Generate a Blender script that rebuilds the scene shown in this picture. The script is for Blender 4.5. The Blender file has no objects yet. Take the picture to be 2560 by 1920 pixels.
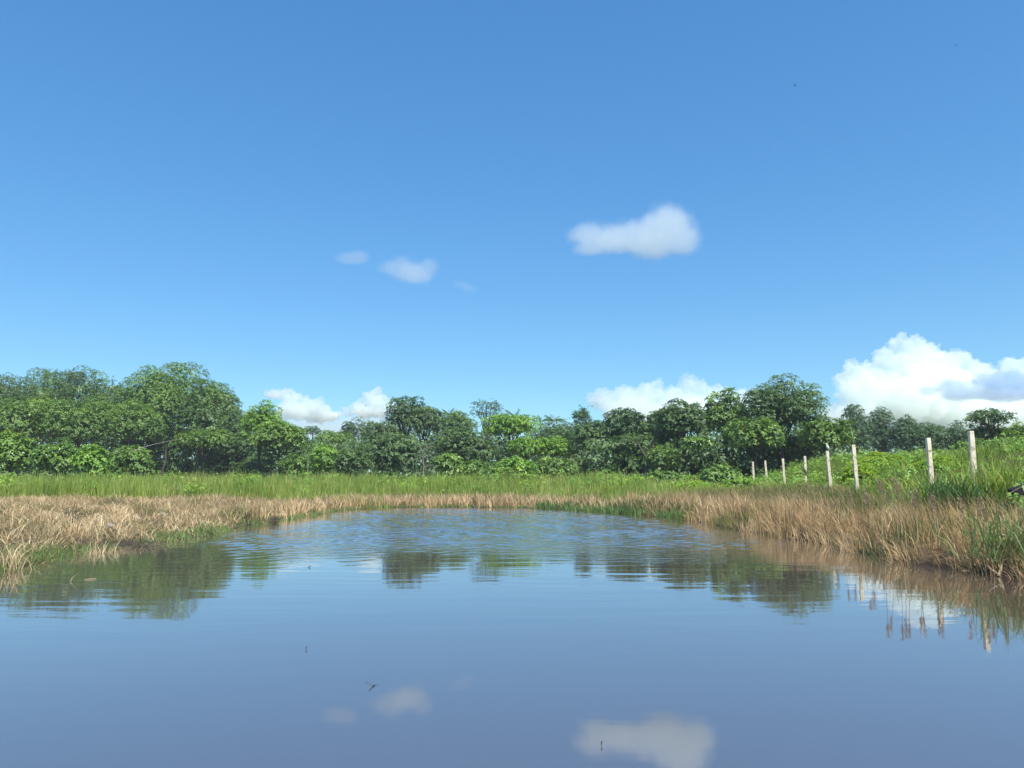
import bpy, bmesh, math
import numpy as np
from mathutils import Vector, Matrix, noise as mnoise

# ------------------------------------------------------------------ camera, sky, sun, exposure
scene = bpy.context.scene
PW, PH, F = 2560.0, 1920.0, 1862.0          # photograph size and focal length in its pixels
PITCH = math.radians(7.15)
CAM_H = 1.5
cam_data = bpy.data.cameras.new("camera")
cam_data.sensor_width = 36.0
cam_data.lens = 36.0 * F / PW
cam_data.clip_start = 0.1
cam_data.clip_end = 20000
cam = bpy.data.objects.new("camera", cam_data)
cam.location = (0, 0, CAM_H)
cam.rotation_euler = (math.radians(90) + PITCH, 0, 0)
scene.collection.objects.link(cam)
scene.camera = cam

SUN_EL = math.radians(57)
SUN_AZ = math.radians(152)                   # clockwise from +Y: behind the camera, to its right
world = bpy.data.worlds.new("World")
scene.world = world
world.use_nodes = True
wn, wl = world.node_tree.nodes, world.node_tree.links
wn.clear()
sky = wn.new("ShaderNodeTexSky")
sky.sky_type = 'NISHITA'
sky.sun_disc = False
sky.sun_elevation = SUN_EL
sky.sun_rotation = SUN_AZ
sky.altitude = 0
sky.air_density = 1.0
sky.dust_density = 0.40
sky.ozone_density = 2.0
gm = wn.new("ShaderNodeGamma")
gm.inputs["Gamma"].default_value = 0.61
hs = wn.new("ShaderNodeHueSaturation")
hs.inputs["Saturation"].default_value = 1.58
hs.inputs["Value"].default_value = 1.52
bg = wn.new("ShaderNodeBackground")
bg.inputs["Strength"].default_value = 0.145
wo = wn.new("ShaderNodeOutputWorld")
wl.new(sky.outputs[0], gm.inputs["Color"])
wl.new(gm.outputs[0], hs.inputs["Color"])
wb = wn.new("ShaderNodeMix")                  # the camera's white balance on the clear tropical sky
wb.data_type = 'RGBA'
wb.blend_type = 'MULTIPLY'
wb.inputs[0].default_value = 1.0
wb.inputs[7].default_value = (0.63, 0.935, 1.12, 1)
wl.new(hs.outputs[0], wb.inputs[6])
wl.new(wb.outputs[2], bg.inputs["Color"])
wl.new(bg.outputs[0], wo.inputs["Surface"])

sun_data = bpy.data.lights.new("sun", 'SUN')
sun_data.energy = 5.0
sun_data.angle = math.radians(0.53)
sun_data.color = (1.0, 0.965, 0.90)
sun = bpy.data.objects.new("sun", sun_data)
to_sun = Vector((math.sin(SUN_AZ) * math.cos(SUN_EL), math.cos(SUN_AZ) * math.cos(SUN_EL), math.sin(SUN_EL)))
sun.rotation_euler = to_sun.to_track_quat('Z', 'Y').to_euler()
sun.location = (20, -40, 60)
scene.collection.objects.link(sun)

scene.view_settings.view_transform = 'Standard'
scene.view_settings.look = 'None'
scene.view_settings.exposure = 0.42
scene.view_settings.gamma = 1.0
scene.cycles.max_bounces = 14
scene.cycles.diffuse_bounces = 3
scene.cycles.glossy_bounces = 3
scene.cycles.transmission_bounces = 3
scene.cycles.volume_bounces = 14
scene.cycles.transparent_max_bounces = 8
scene.cycles.sample_clamp_indirect = 6.0

COL = scene.collection
RNG = np.random.default_rng(7)


# ------------------------------------------------------------------ helpers
def ray(px, py):
    """direction of a photograph pixel in the world"""
    x, y = (px - PW / 2) / F, -(py - PH / 2) / F
    c, s = math.cos(PITCH), math.sin(PITCH)
    return Vector((x, c - y * s, s + y * c))


def on_water(px, py, z=0.0):
    d = ray(px, py)
    t = (z - CAM_H) / d.z
    return d.x * t, d.y * t


def at_depth(px, py, Y):
    """the point of a pixel's ray at forward distance Y"""
    d = ray(px, py)
    t = Y / d.y
    return Vector((d.x * t, Y, CAM_H + d.z * t))


def tag(o, label=None, cat=None, group=None, kind=None):
    if label: o["label"] = label
    if cat: o["category"] = cat
    if group: o["group"] = group
    if kind: o["kind"] = kind
    return o


def empty(name, loc=(0, 0, 0), rz=0.0):
    o = bpy.data.objects.new(name, None)
    o.location = loc
    o.rotation_euler = (0, 0, rz)
    o.empty_display_size = 0.2
    COL.objects.link(o)
    return o


def mesh_np(name, V, T, mat, parent=None, tint=None, smooth=False):
    """triangle mesh from arrays; tint is a value per vertex"""
    V = np.ascontiguousarray(V, dtype=np.float32)
    T = np.ascontiguousarray(T, dtype=np.int32)
    me = bpy.data.meshes.new(name)
    me.vertices.add(len(V))
    me.vertices.foreach_set("co", V.ravel())
    me.loops.add(T.size)
    me.loops.foreach_set("vertex_index", T.ravel())
    me.polygons.add(len(T))
    me.polygons.foreach_set("loop_start", np.arange(0, T.size, 3, dtype=np.int32))
    me.polygons.foreach_set("loop_total", np.full(len(T), 3, dtype=np.int32))
    if smooth:
        me.polygons.foreach_set("use_smooth", np.ones(len(T), dtype=bool))
    me.update(calc_edges=True)
    if tint is not None:
        a = me.attributes.new("tint", 'FLOAT', 'POINT')
        a.data.foreach_set("value", np.ascontiguousarray(tint, dtype=np.float32))
    me.materials.append(mat)
    o = bpy.data.objects.new(name, me)
    COL.objects.link(o)
    if parent: o.parent = parent
    return o


def mesh_bm(name, bm, mat, parent=None, smooth=False):
    me = bpy.data.meshes.new(name)
    bm.normal_update()
    bm.to_mesh(me)
    bm.free()
    if smooth:
        for p in me.polygons: p.use_smooth = True
    me.materials.append(mat)
    o = bpy.data.objects.new(name, me)
    COL.objects.link(o)
    if parent: o.parent = parent
    return o


class Tubes:
    """tapered bent tubes gathered into one triangle mesh"""
    def __init__(self):
        self.V, self.T, self.n = [], [], 0

    def add(self, pts, radii, sides=7, cap=True):
        pts = [Vector(p) for p in pts]
        k = len(pts)
        up = Vector((0, 0, 1))
        base = self.n
        for i, p in enumerate(pts):
            a = pts[max(i - 1, 0)]
            b = pts[min(i + 1, k - 1)]
            d = (b - a).normalized()
            ref = up if abs(d.dot(up)) < 0.95 else Vector((1, 0, 0))
            u = d.cross(ref).normalized()
            v = d.cross(u).normalized()
            for s in range(sides):
                an = 2 * math.pi * s / sides
                q = p + (u * math.cos(an) + v * math.sin(an)) * radii[i]
                self.V.append(q[:])
        for i in range(k - 1):
            for s in range(sides):
                a = base + i * sides + s
                b = base + i * sides + (s + 1) % sides
                self.T += [(a, b, b + sides), (a, b + sides, a + sides)]
        self.n += k * sides
        if cap:
            for i in (0, k - 1):
                c = self.n
                self.V.append(pts[i][:])
                self.n += 1
                for s in range(sides):
                    a, b = base + i * sides + s, base + i * sides + (s + 1) % sides
                    self.T.append((a, c, b) if i else (a, b, c))
        return self

    def build(self, name, mat, parent=None, smooth=True):
        V = np.array(self.V)
        return mesh_np(name, V, np.array(self.T), mat, parent, tint=np.full(len(V), .5), smooth=smooth)


# ------------------------------------------------------------------ materials
def new_mat(name):
    m = bpy.data.materials.new(name)
    m.use_nodes = True
    nt = m.node_tree
    nt.nodes.clear()
    out = nt.nodes.new("ShaderNodeOutputMaterial")
    return m, nt, out


def ramp(nt, stops):
    r = nt.nodes.new("ShaderNodeValToRGB")
    e = r.color_ramp.elements
    while len(e) > 1: e.remove(e[-1])
    e[0].position = stops[0][0]
    e[0].color = (*stops[0][1], 1)
    for p, c in stops[1:]:
        x = e.new(p)
        x.color = (*c, 1)
    return r


def leaf_mat(name, stops, rough=0.45, trans=0.25, tcol=None, patch=0.25, spec=0.4):
    """foliage and grass: colour by the leaf's own tint, patches through the plant by noise"""
    m, nt, out = new_mat(name)
    N, L = nt.nodes, nt.links
    at = N.new("ShaderNodeAttribute")
    at.attribute_name = "tint"
    geo = N.new("ShaderNodeNewGeometry")
    nz = N.new("ShaderNodeTexNoise")
    nz.inputs["Scale"].default_value = 0.35
    nz.inputs["Detail"].default_value = 3
    L.new(geo.outputs["Position"], nz.inputs["Vector"])
    ma = N.new("ShaderNodeMath")
    ma.operation = 'MULTIPLY_ADD'
    ma.inputs[1].default_value = patch * 2
    ma.inputs[2].default_value = -patch
    L.new(nz.outputs["Fac"], ma.inputs[0])
    ad = N.new("ShaderNodeMath")
    ad.operation = 'ADD'
    L.new(at.outputs["Fac"], ad.inputs[0])
    L.new(ma.outputs[0], ad.inputs[1])
    r = ramp(nt, stops)
    L.new(ad.outputs[0], r.inputs[0])
    b = N.new("ShaderNodeBsdfPrincipled")
    b.inputs["Roughness"].default_value = rough
    b.inputs["Specular IOR Level"].default_value = spec
    L.new(r.outputs[0], b.inputs["Base Color"])
    t = N.new("ShaderNodeBsdfTranslucent")
    if tcol:
        mx = N.new("ShaderNodeMix")
        mx.data_type = 'RGBA'
        mx.blend_type = 'MULTIPLY'
        mx.inputs[0].default_value = 1.0
        L.new(r.outputs[0], mx.inputs[6])
        mx.inputs[7].default_value = (*tcol, 1)
        L.new(mx.outputs[2], t.inputs["Color"])
    else:
        L.new(r.outputs[0], t.inputs["Color"])
    mix = N.new("ShaderNodeMixShader")
    mix.inputs[0].default_value = trans
    L.new(b.outputs[0], mix.inputs[1])
    L.new(t.outputs[0], mix.inputs[2])
    L.new(mix.outputs[0], out.inputs["Surface"])
    return m


def rough_mat(name, stops, scale=6.0, rough=0.9, detail=6, bump=0.3, stretch=(1, 1, 1), obj=True):
    m, nt, out = new_mat(name)
    N, L = nt.nodes, nt.links
    tc = N.new("ShaderNodeTexCoord")
    mp = N.new("ShaderNodeMapping")
    mp.inputs["Scale"].default_value = stretch
    L.new(tc.outputs["Object"], mp.inputs["Vector"])
    nz = N.new("ShaderNodeTexNoise")
    nz.inputs["Scale"].default_value = scale
    nz.inputs["Detail"].default_value = detail
    nz.inputs["Roughness"].default_value = 0.65
    L.new(mp.outputs[0], nz.inputs["Vector"])
    r = ramp(nt, stops)
    L.new(nz.outputs["Fac"], r.inputs[0])
    b = N.new("ShaderNodeBsdfPrincipled")
    b.inputs["Roughness"].default_value = rough
    b.inputs["Specular IOR Level"].default_value = 0.25
    L.new(r.outputs[0], b.inputs["Base Color"])
    if bump:
        bp = N.new("ShaderNodeBump")
        bp.inputs["Strength"].default_value = bump
        bp.inputs["Distance"].default_value = 0.02
        L.new(nz.outputs["Fac"], bp.inputs["Height"])
        L.new(bp.outputs[0], b.inputs["Normal"])
    L.new(b.outputs[0], out.inputs["Surface"])
    return m


TC = (1.25, 1.2, 0.55)
M = {}
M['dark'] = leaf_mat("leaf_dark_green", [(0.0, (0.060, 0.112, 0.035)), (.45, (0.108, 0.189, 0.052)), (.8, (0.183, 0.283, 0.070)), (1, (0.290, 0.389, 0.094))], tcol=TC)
M['mid'] = leaf_mat("leaf_mid_green", [(0.0, (0.088, 0.154, 0.038)), (.45, (0.154, 0.271, 0.056)), (.8, (0.249, 0.389, 0.073)), (1, (0.393, 0.500, 0.100))], tcol=TC)
M['bright'] = leaf_mat("leaf_bright_green", [(0.0, (0.094, 0.189, 0.029)), (.4, (0.183, 0.347, 0.045)), (.8, (0.312, 0.494, 0.064)), (1, (0.457, 0.500, 0.081))], tcol=TC)
M['grey'] = leaf_mat("leaf_grey_green", [(0.0, (0.066, 0.114, 0.044)), (.45, (0.114, 0.196, 0.066)), (.8, (0.180, 0.274, 0.088)), (1, (0.276, 0.353, 0.120))], tcol=TC, rough=.45, spec=.35)
M['yellow'] = leaf_mat("leaf_yellow_green", [(0.0, (0.085, 0.165, 0.030)), (.4, (0.148, 0.268, 0.042)), (.75, (0.228, 0.359, 0.055)), (1, (0.339, 0.422, 0.070))], tcol=TC, rough=.38, spec=.5)
M['blue'] = leaf_mat("leaf_bluish_green", [(0.0, (0.051, 0.105, 0.044)), (.5, (0.095, 0.182, 0.066)), (1, (0.175, 0.268, 0.090))], tcol=TC)
M['fern'] = leaf_mat("leaf_feathery_green", [(0.0, (0.177, 0.291, 0.048)), (.5, (0.312, 0.465, 0.067)), (1, (0.498, 0.500, 0.107))], tcol=TC, trans=.35)
M['grass_green'] = leaf_mat("grass_green", [(0.0, (.125, .20, .034)), (.35, (.225, .32, .052)), (.65, (.33, .42, .078)), (.85, (.43, .44, .13)), (1, (.54, .44, .22))], rough=.5, trans=.35, patch=.3, tcol=TC)
M['grass_dark'] = leaf_mat("grass_dark_green", [(0.0, (.032, .085, .022)), (.5, (.062, .145, .034)), (1, (.115, .21, .05))], rough=.45, trans=.3, tcol=TC)
M['sedge'] = leaf_mat("sedge_green", [(0.0, (.075, .145, .034)), (.5, (.140, .235, .055)), (.8, (.24, .29, .09)), (1, (.40, .34, .17))], rough=.5, trans=.3)
M['dry'] = leaf_mat("grass_dry", [(0.0, (.13, .18, .045)), (.2, (.22, .20, .08)), (.4, (.41, .275, .130)), (.7, (.60, .425, .215)), (1, (.80, .63, .37))], rough=.6, trans=.25, patch=.28)
M['dry_red'] = leaf_mat("grass_dry_reddish", [(0.0, (.10, .16, .035)), (.22, (.20, .20, .06)), (.42, (.36, .225, .098)), (.7, (.54, .355, .170)), (1, (.74, .55, .29))], rough=.6, trans=.25, patch=.3)
M['straw'] = leaf_mat("grass_straw", [(0.0, (.30, .22, .10)), (.5, (.54, .40, .21)), (1, (.72, .57, .34))], rough=.55, trans=.25)
M['weed_stem'] = leaf_mat("dead_weed_stem", [(0.0, (.07, .045, .03)), (.5, (.17, .11, .065)), (1, (.42, .31, .19))], rough=.8, trans=.1)
M['plume'] = leaf_mat("grass_plume", [(0.0, (.24, .15, .09)), (.5, (.40, .27, .17)), (1, (.55, .41, .28))], rough=.8, trans=.2)
M['bark'] = rough_mat("bark_grey_brown", [(.3, (.040, .034, .027)), (.7, (.105, .092, .075))], 5, stretch=(3, 3, .5))
M['bark_pale'] = rough_mat("bark_pale", [(.3, (.17, .15, .12)), (.7, (.34, .31, .26))], 5, stretch=(3, 3, .5))
M['twig'] = rough_mat("dead_twig", [(.3, (.05, .038, .03)), (.7, (.14, .105, .08))], 8)
M['straw_stick'] = rough_mat("dead_stalk", [(.3, (.26, .19, .11)), (.7, (.46, .36, .23))], 8)
M['stone'] = rough_mat("pale_stone", [(.3, (.24, .20, .15)), (.7, (.46, .40, .32))], 4)
M['wood'] = rough_mat("weathered_wood", [(.3, (.10, .06, .04)), (.7, (.24, .15, .10))], 6, stretch=(4, 4, .6))
M['black'] = rough_mat("black_sheet", [(.3, (.008, .009, .010)), (.7, (.022, .023, .026))], 3, rough=1.0)
M['bird_white'] = rough_mat("white_feather", [(.3, (.72, .71, .68)), (.7, (.84, .83, .80))], 12, bump=.1)
M['bird_dark'] = rough_mat("dark_feather", [(.3, (.02, .022, .026)), (.7, (.05, .052, .058))], 12, bump=.1)
M['wing'] = rough_mat("smoky_wing", [(.3, (.07, .10, .16)), (.7, (.10, .14, .20))], 12, bump=0)
M['bill'] = rough_mat("yellow_bill", [(.3, (.55, .36, .05)), (.7, (.65, .45, .08))], 12, bump=0)
M['wire'] = rough_mat("rusty_wire", [(.3, (.10, .065, .045)), (.7, (.20, .14, .10))], 12, bump=0)


# ------------------------------------------------------------------ pond outline and ground heights
EDGE_PX = [(0, 1430), (72, 1412), (136, 1401), (159, 1390), (253, 1374), (307, 1364), (400, 1356), (470, 1348), (535, 1339),
           (589, 1320), (671, 1307), (768, 1289), (869, 1274), (985, 1269), (1140, 1269), (1260, 1270), (1371, 1272), (1516, 1282),
           (1620, 1290), (1704, 1296), (1780, 1311), (1856, 1327), (1959, 1343), (2041, 1358), (2144, 1380), (2267, 1411),
           (2350, 1420), (2432, 1428), (2500, 1440), (2560, 1448)]
edge = [on_water(*p) for p in EDGE_PX]
edge = [(-8.9, 0.6), (-8.8, 6.0), (-8.7, 9.5)] + edge + [(7.6, 9.0), (7.9, 5.0), (8.0, 0.6)]
EDGE = np.array(edge)


def pond_dist(x, y):
    """signed distance to the shoreline: positive on land"""
    x, y = np.asarray(x, float), np.asarray(y, float)
    shp = x.shape
    P = np.stack([x.ravel(), y.ravel()], 1)
    best = np.full(len(P), 1e9)
    inside = np.zeros(len(P), bool)
    n = len(EDGE)
    for i in range(n):
        a, b = EDGE[i], EDGE[(i + 1) % n]
        ab = b - a
        t = np.clip(((P - a) @ ab) / (ab @ ab), 0, 1)
        q = P - a - t[:, None] * ab
        best = np.minimum(best, (q ** 2).sum(1))
        c = ((a[1] > P[:, 1]) != (b[1] > P[:, 1]))
        with np.errstate(divide='ignore', invalid='ignore'):
            xi = (b[0] - a[0]) * (P[:, 1] - a[1]) / (b[1] - a[1] if b[1] != a[1] else 1e-9) + a[0]
        inside ^= c & (P[:, 0] < xi)
    d = np.sqrt(best)
    return np.where(inside, -d, d).reshape(shp)


def wob(x, y, s, seed=0.0):
    """cheap smooth pseudo-noise in -1..1"""
    x, y = np.asarray(x) * s + seed, np.asarray(y) * s - seed * .7
    return (np.sin(x * 1.7 + 1.3 * np.sin(y * 1.1 + seed)) + np.sin(y * 2.1 + 1.7 * np.sin(x * .9 - seed)) + np.sin((x + y) * 1.3 + 2.2)) / 3.0


def sstep(a, b, v):
    t = np.clip((v - a) / (b - a), 0, 1)
    return t * t * (3 - 2 * t)


def fence_x(y):
    return 11.5 + .17 * (np.asarray(y) - 18.7)


def ground_z(x, y):
    x, y = np.asarray(x, float), np.asarray(y, float)
    d = pond_dist(x, y) + .18 * wob(x, y, 1.6, 3.1)
    rightside = sstep(3.0, 6.5, x)
    lip = .05 + .20 * rightside
    z = np.where(d < 0, np.maximum(-.9, d * .45), lip * sstep(0, .45, d) + .03 * np.minimum(d, 12))
    z = z + np.where(d > 0, .05 * wob(x, y, .8, 5) * sstep(.3, 2, d), 0)
    # land rising slowly beyond the far shore
    z = z + np.where(d > 0, .35 * sstep(41, 60, y), 0)
    # the bank up to the fence, and the mound beyond it
    t = x - fence_x(y)
    near = sstep(9, 14, y)
    z = z + np.where(d > 0, near * ((.35 - .2 * sstep(26, 34, y)) * sstep(-3, 0, t) * (1 - sstep(52, 62, y)) + 1.45 * sstep(-.3, 6.5, t) * (1 - .55 * sstep(60, 80, y))), 0)
    z = z + np.where(d > 0, .12 * wob(x, y, .25, 9) * sstep(4, 12, d), 0)
    return z


def axis(lo, hi, fine, far, grow=1.25):
    a = list(np.arange(lo, hi + 1e-6, fine))
    s, v = fine, a[-1]
    up = []
    while v < far[1]:
        s *= grow
        v += s
        up.append(v)
    s, v = fine, a[0]
    dn = []
    while v > far[0]:
        s *= grow
        v -= s
        dn.append(v)
    return np.array(dn[::-1] + a + up)


gx, gy = axis(-16, 26, .34, (-4000, 4000)), axis(-1, 58, .34, (-600, 6000))
GX, GY = np.meshgrid(gx, gy)
GZ = ground_z(GX, GY)
far_f = np.clip((np.hypot(GX, GY) - 150) / 200, 0, 1)
GZ = GZ * (1 - far_f) + .6 * far_f
nx, ny = len(gx), len(gy)
ii = (np.arange(ny - 1)[:, None] * nx + np.arange(nx - 1)[None, :]).ravel()
GT = np.concatenate([np.stack([ii, ii + 1, ii + nx + 1], 1), np.stack([ii, ii + nx + 1, ii + nx], 1)])

m, nt, out = new_mat("ground_soil_and_litter")
N, L = nt.nodes, nt.links
geo = N.new("ShaderNodeNewGeometry")
n1 = N.new("ShaderNodeTexNoise"); n1.inputs["Scale"].default_value = .35; n1.inputs["Detail"].default_value = 5
n2 = N.new("ShaderNodeTexNoise"); n2.inputs["Scale"].default_value = 9; n2.inputs["Detail"].default_value = 6
L.new(geo.outputs["Position"], n1.inputs["Vector"]); L.new(geo.outputs["Position"], n2.inputs["Vector"])
r1 = ramp(nt, [(.3, (.07, .052, .033)), (.5, (.15, .105, .062)), (.7, (.10, .10, .04))])
r2 = ramp(nt, [(.3, (.45, .45, .45)), (.7, (1.3, 1.25, 1.2))])
L.new(n1.outputs["Fac"], r1.inputs[0]); L.new(n2.outputs["Fac"], r2.inputs[0])
mx = N.new("ShaderNodeMix"); mx.data_type = 'RGBA'; mx.blend_type = 'MULTIPLY'; mx.inputs[0].default_value = 1
L.new(r1.outputs[0], mx.inputs[6]); L.new(r2.outputs[0], mx.inputs[7])
# wet mud close to the waterline
sx = N.new("ShaderNodeSeparateXYZ"); L.new(geo.outputs["Position"], sx.inputs[0])
mr = N.new("ShaderNodeMapRange"); mr.inputs[1].default_value = .03; mr.inputs[2].default_value = .2
L.new(sx.outputs["Z"], mr.inputs[0])
mud = N.new("ShaderNodeMix"); mud.data_type = 'RGBA'; mud.inputs[6].default_value = (.035, .026, .018, 1)
L.new(mr.outputs[0], mud.inputs[0]); L.new(mx.outputs[2], mud.inputs[7])
b = N.new("ShaderNodeBsdfPrincipled"); b.inputs["Roughness"].default_value = .9; b.inputs["Specular IOR Level"].default_value = .2
L.new(mud.outputs[2], b.inputs["Base Color"])
bp = N.new("ShaderNodeBump"); bp.inputs["Strength"].default_value = .6; bp.inputs["Distance"].default_value = .05
L.new(n2.outputs["Fac"], bp.inputs["Height"]); L.new(bp.outputs[0], b.inputs["Normal"])
L.new(b.outputs[0], out.inputs["Surface"])
M['ground'] = m
ground = mesh_np("ground", np.stack([GX.ravel(), GY.ravel(), GZ.ravel()], 1), GT, M['ground'], smooth=True)
tag(ground, kind='structure')

# ------------------------------------------------------------------ pond water
m, nt, out = new_mat("pond_water")
N, L = nt.nodes, nt.links
geo = N.new("ShaderNodeNewGeometry")
sx = N.new("ShaderNodeSeparateXYZ"); L.new(geo.outputs["Position"], sx.inputs[0])


def mapped(scale, rot=0.0):
    mp = N.new("ShaderNodeMapping")
    mp.inputs["Scale"].default_value = scale
    mp.inputs["Rotation"].default_value = (0, 0, rot)
    L.new(geo.outputs["Position"], mp.inputs["Vector"])
    return mp.outputs[0]


def noise(vec, scale, detail=2, dist=0.0, rough=.5):
    n = N.new("ShaderNodeTexNoise")
    n.inputs["Scale"].default_value = scale
    n.inputs["Detail"].default_value = detail
    n.inputs["Distortion"].default_value = dist
    n.inputs["Roughness"].default_value = rough
    L.new(vec, n.inputs["Vector"])
    return n.outputs["Fac"]


def mth(op, a, bb, c=None):
    x = N.new("ShaderNodeMath")
    x.operation = op
    for i, v in enumerate((a, bb, c)):
        if v is None: continue
        if isinstance(v, (int, float)): x.inputs[i].default_value = v
        else: L.new(v, x.inputs[i])
    return x.outputs[0]


def maprange(v, a, bb, c=0.0, d=1.0):
    x = N.new("ShaderNodeMapRange")
    x.interpolation_type = 'SMOOTHSTEP'
    x.inputs[1].default_value, x.inputs[2].default_value = a, bb
    x.inputs[3].default_value, x.inputs[4].default_value = c, d
    L.new(v, x.inputs[0])
    return x.outputs[0]


# the breeze: open water far from the camera is ruffled, the near water and the lee of the banks lie calm
warp = mth('MULTIPLY_ADD', noise(mapped((1, .5, 1)), .16, 2), 12.0, -6.0)
yy = mth('ADD', sx.outputs["Y"], warp)
far_w = maprange(yy, 12.5, 18.5)
xa = mth('ABSOLUTE', mth('ADD', sx.outputs["X"], .6), 0)
lee = maprange(mth('ADD', xa, mth('MULTIPLY', warp, .25)), 3.5, 8.0, 1.0, .16)
wind = mth('MULTIPLY', far_w, lee)
fine = noise(mapped((.8, 1.3, 1), .25), 5.5, 3, .4, .6)
fine2 = noise(mapped((.75, 1.5, 1), -.2), 2.4, 2, .3)
swell = noise(mapped((.35, 1.6, 1), .12), 1.5, 2, .2)
gust = mth('MULTIPLY', wind, mth('MULTIPLY_ADD', noise(mapped((1, 1, 1)), .5, 2), .9, .55))
b1 = N.new("ShaderNodeBump"); b1.inputs["Distance"].default_value = .010
L.new(swell, b1.inputs["Height"]); L.new(mth('MULTIPLY_ADD', maprange(yy, 4.0, 13), .36, .05), b1.inputs["Strength"])
b2 = N.new("ShaderNodeBump"); b2.inputs["Distance"].default_value = .036
L.new(fine2, b2.inputs["Height"]); L.new(mth('MULTIPLY', gust, .45), b2.inputs["Strength"]); L.new(b1.outputs[0], b2.inputs["Normal"])
b3 = N.new("ShaderNodeBump"); b3.inputs["Distance"].default_value = .016
L.new(fine, b3.inputs["Height"]); L.new(mth('MULTIPLY', gust, .65), b3.inputs["Strength"]); L.new(b2.outputs[0], b3.inputs["Normal"])
body = N.new("ShaderNodeBsdfDiffuse"); body.inputs["Color"].default_value = (.084, .062, .048, 1)
gl = N.new("ShaderNodeBsdfGlossy"); gl.inputs["Roughness"].default_value = .035; gl.inputs["Color"].default_value = (.97, .97, .97, 1)
L.new(b3.outputs[0], gl.inputs["Normal"])
fr = N.new("ShaderNodeFresnel"); fr.inputs["IOR"].default_value = 3.2
L.new(b3.outputs[0], fr.inputs["Normal"])
ms = N.new("ShaderNodeMixShader")
fb = N.new("ShaderNodeMath"); fb.operation = 'MULTIPLY'; fb.use_clamp = True; fb.inputs[1].default_value = 1.32
L.new(fr.outputs[0], fb.inputs[0]); L.new(fb.outputs[0], ms.inputs[0]); L.new(body.outputs[0], ms.inputs[1]); L.new(gl.outputs[0], ms.inputs[2])
L.new(ms.outputs[0], out.inputs["Surface"])
M['water'] = m
wx = np.concatenate([np.linspace(-12, -9.6, 4), np.arange(-9.5, 9.41, .10), np.linspace(9.5, 12, 4)])
wy = np.concatenate([np.arange(-.5, 7.5, .5), np.arange(7.5, 16, .10), np.arange(16, 39.5, .085), np.linspace(39.6, 44, 6)])
WX, WY = np.meshgrid(wx, wy)
rw = np.random.default_rng(21)
WZ = np.zeros_like(WX)
for q in range(46):                                   # wind ripples as a sum of small waves
    lam = .23 * 2.6 ** rw.uniform(0, 1)
    an = math.pi / 2 + .25 + rw.normal(0, .55)
    k_ = 2 * math.pi / lam
    WZ += lam * .0032 * np.sin(k_ * (math.cos(an) * WX + math.sin(an) * WY) + rw.uniform(0, 6.28))
wv = WY + 2.4 * wob(WX, WY, .33, 51) + 1.0 * wob(WX, WY, 1.1, 52)
calm = np.abs(WX + .3) + .8 * wob(WX, WY, .4, 53)
WZ *= (.012 * sstep(8.5, 12, wv) + .988 * sstep(13.5, 19.0, wv)) * (1 - .86 * sstep(4.2, 8.0, calm)) * (.75 + .35 * wob(WX, WY, .7, 54))
nwx = len(wx)
ii = (np.arange(len(wy) - 1)[:, None] * nwx + np.arange(nwx - 1)[None, :]).ravel()
water = mesh_np("pond_water", np.stack([WX.ravel(), WY.ravel(), WZ.ravel()], 1),
                np.concatenate([np.stack([ii, ii + 1, ii + nwx + 1], 1), np.stack([ii, ii + nwx + 1, ii + nwx], 1)]), M['water'], smooth=True)
tag(water, kind='structure')


# ------------------------------------------------------------------ grass
def blades(name, x, y, h, w, lean, ang, tint, mat, z0=None, parent=None, yaw=None):
    """one bent tapering blade per point: h height, lean sideways reach, ang its direction"""
    n = len(x)
    z = (ground_z(x, y) if z0 is None else z0) - .03
    yaw = RNG.uniform(0, 2 * np.pi, n) if yaw is None else yaw
    sx_, sy_ = np.cos(yaw) * w / 2, np.sin(yaw) * w / 2
    lx, ly = np.cos(ang) * lean, np.sin(ang) * lean
    V = np.empty((n, 5, 3))
    V[:, 0] = np.stack([x - sx_ * .8, y - sy_ * .8, z], 1)
    V[:, 1] = np.stack([x + sx_ * .8, y + sy_ * .8, z], 1)
    mxp, myp, mz = x + lx * .38, y + ly * .38, z + h * .66
    V[:, 2] = np.stack([mxp - sx_, myp - sy_, mz], 1)
    V[:, 3] = np.stack([mxp + sx_, myp + sy_, mz], 1)
    V[:, 4] = np.stack([x + lx, y + ly, z + h], 1)
    T = np.array([[0, 1, 3], [0, 3, 2], [2, 3, 4]])[None] + (np.arange(n) * 5)[:, None, None]
    return mesh_np(name, V.reshape(-1, 3), T.reshape(-1, 3), mat, parent, tint=np.repeat(tint, 5))


def tufts(nt_, xr, yr, keep, per, spread):
    """points grouped into tufts: returns x, y, tuft index and per-tuft random values"""
    cx, cy = RNG.uniform(*xr, nt_), RNG.uniform(*yr, nt_)
    k = keep(cx, cy)
    cx, cy = cx[k], cy[k]
    c = RNG.integers(per[0], per[1] + 1, len(cx))
    idx = np.repeat(np.arange(len(cx)), c)
    r = spread * np.sqrt(RNG.uniform(0, 1, len(idx)))
    a = RNG.uniform(0, 2 * np.pi, len(idx))
    return cx[idx] + r * np.cos(a), cy[idx] + r * np.sin(a), idx, len(cx)


def on_land(x, y, lo=.05):
    return pond_dist(x, y) > lo


def in_view(x, y, m=1.12):
    return np.abs(x) < .70 * m * y + 1.5


# dry, flattened grass over the left bank and round the far shore
def keep_left(x, y):
    d = pond_dist(x, y)
    lim = 37 + 2.2 * wob(x, y, .35, 2) - .10 * np.minimum(x + 8, 0)
    k = (d > -.1) & (y < lim) & (x < 0) & in_view(x, y)
    bare = wob(x, y, .9, 11) > .62
    return k & ~bare


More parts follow.
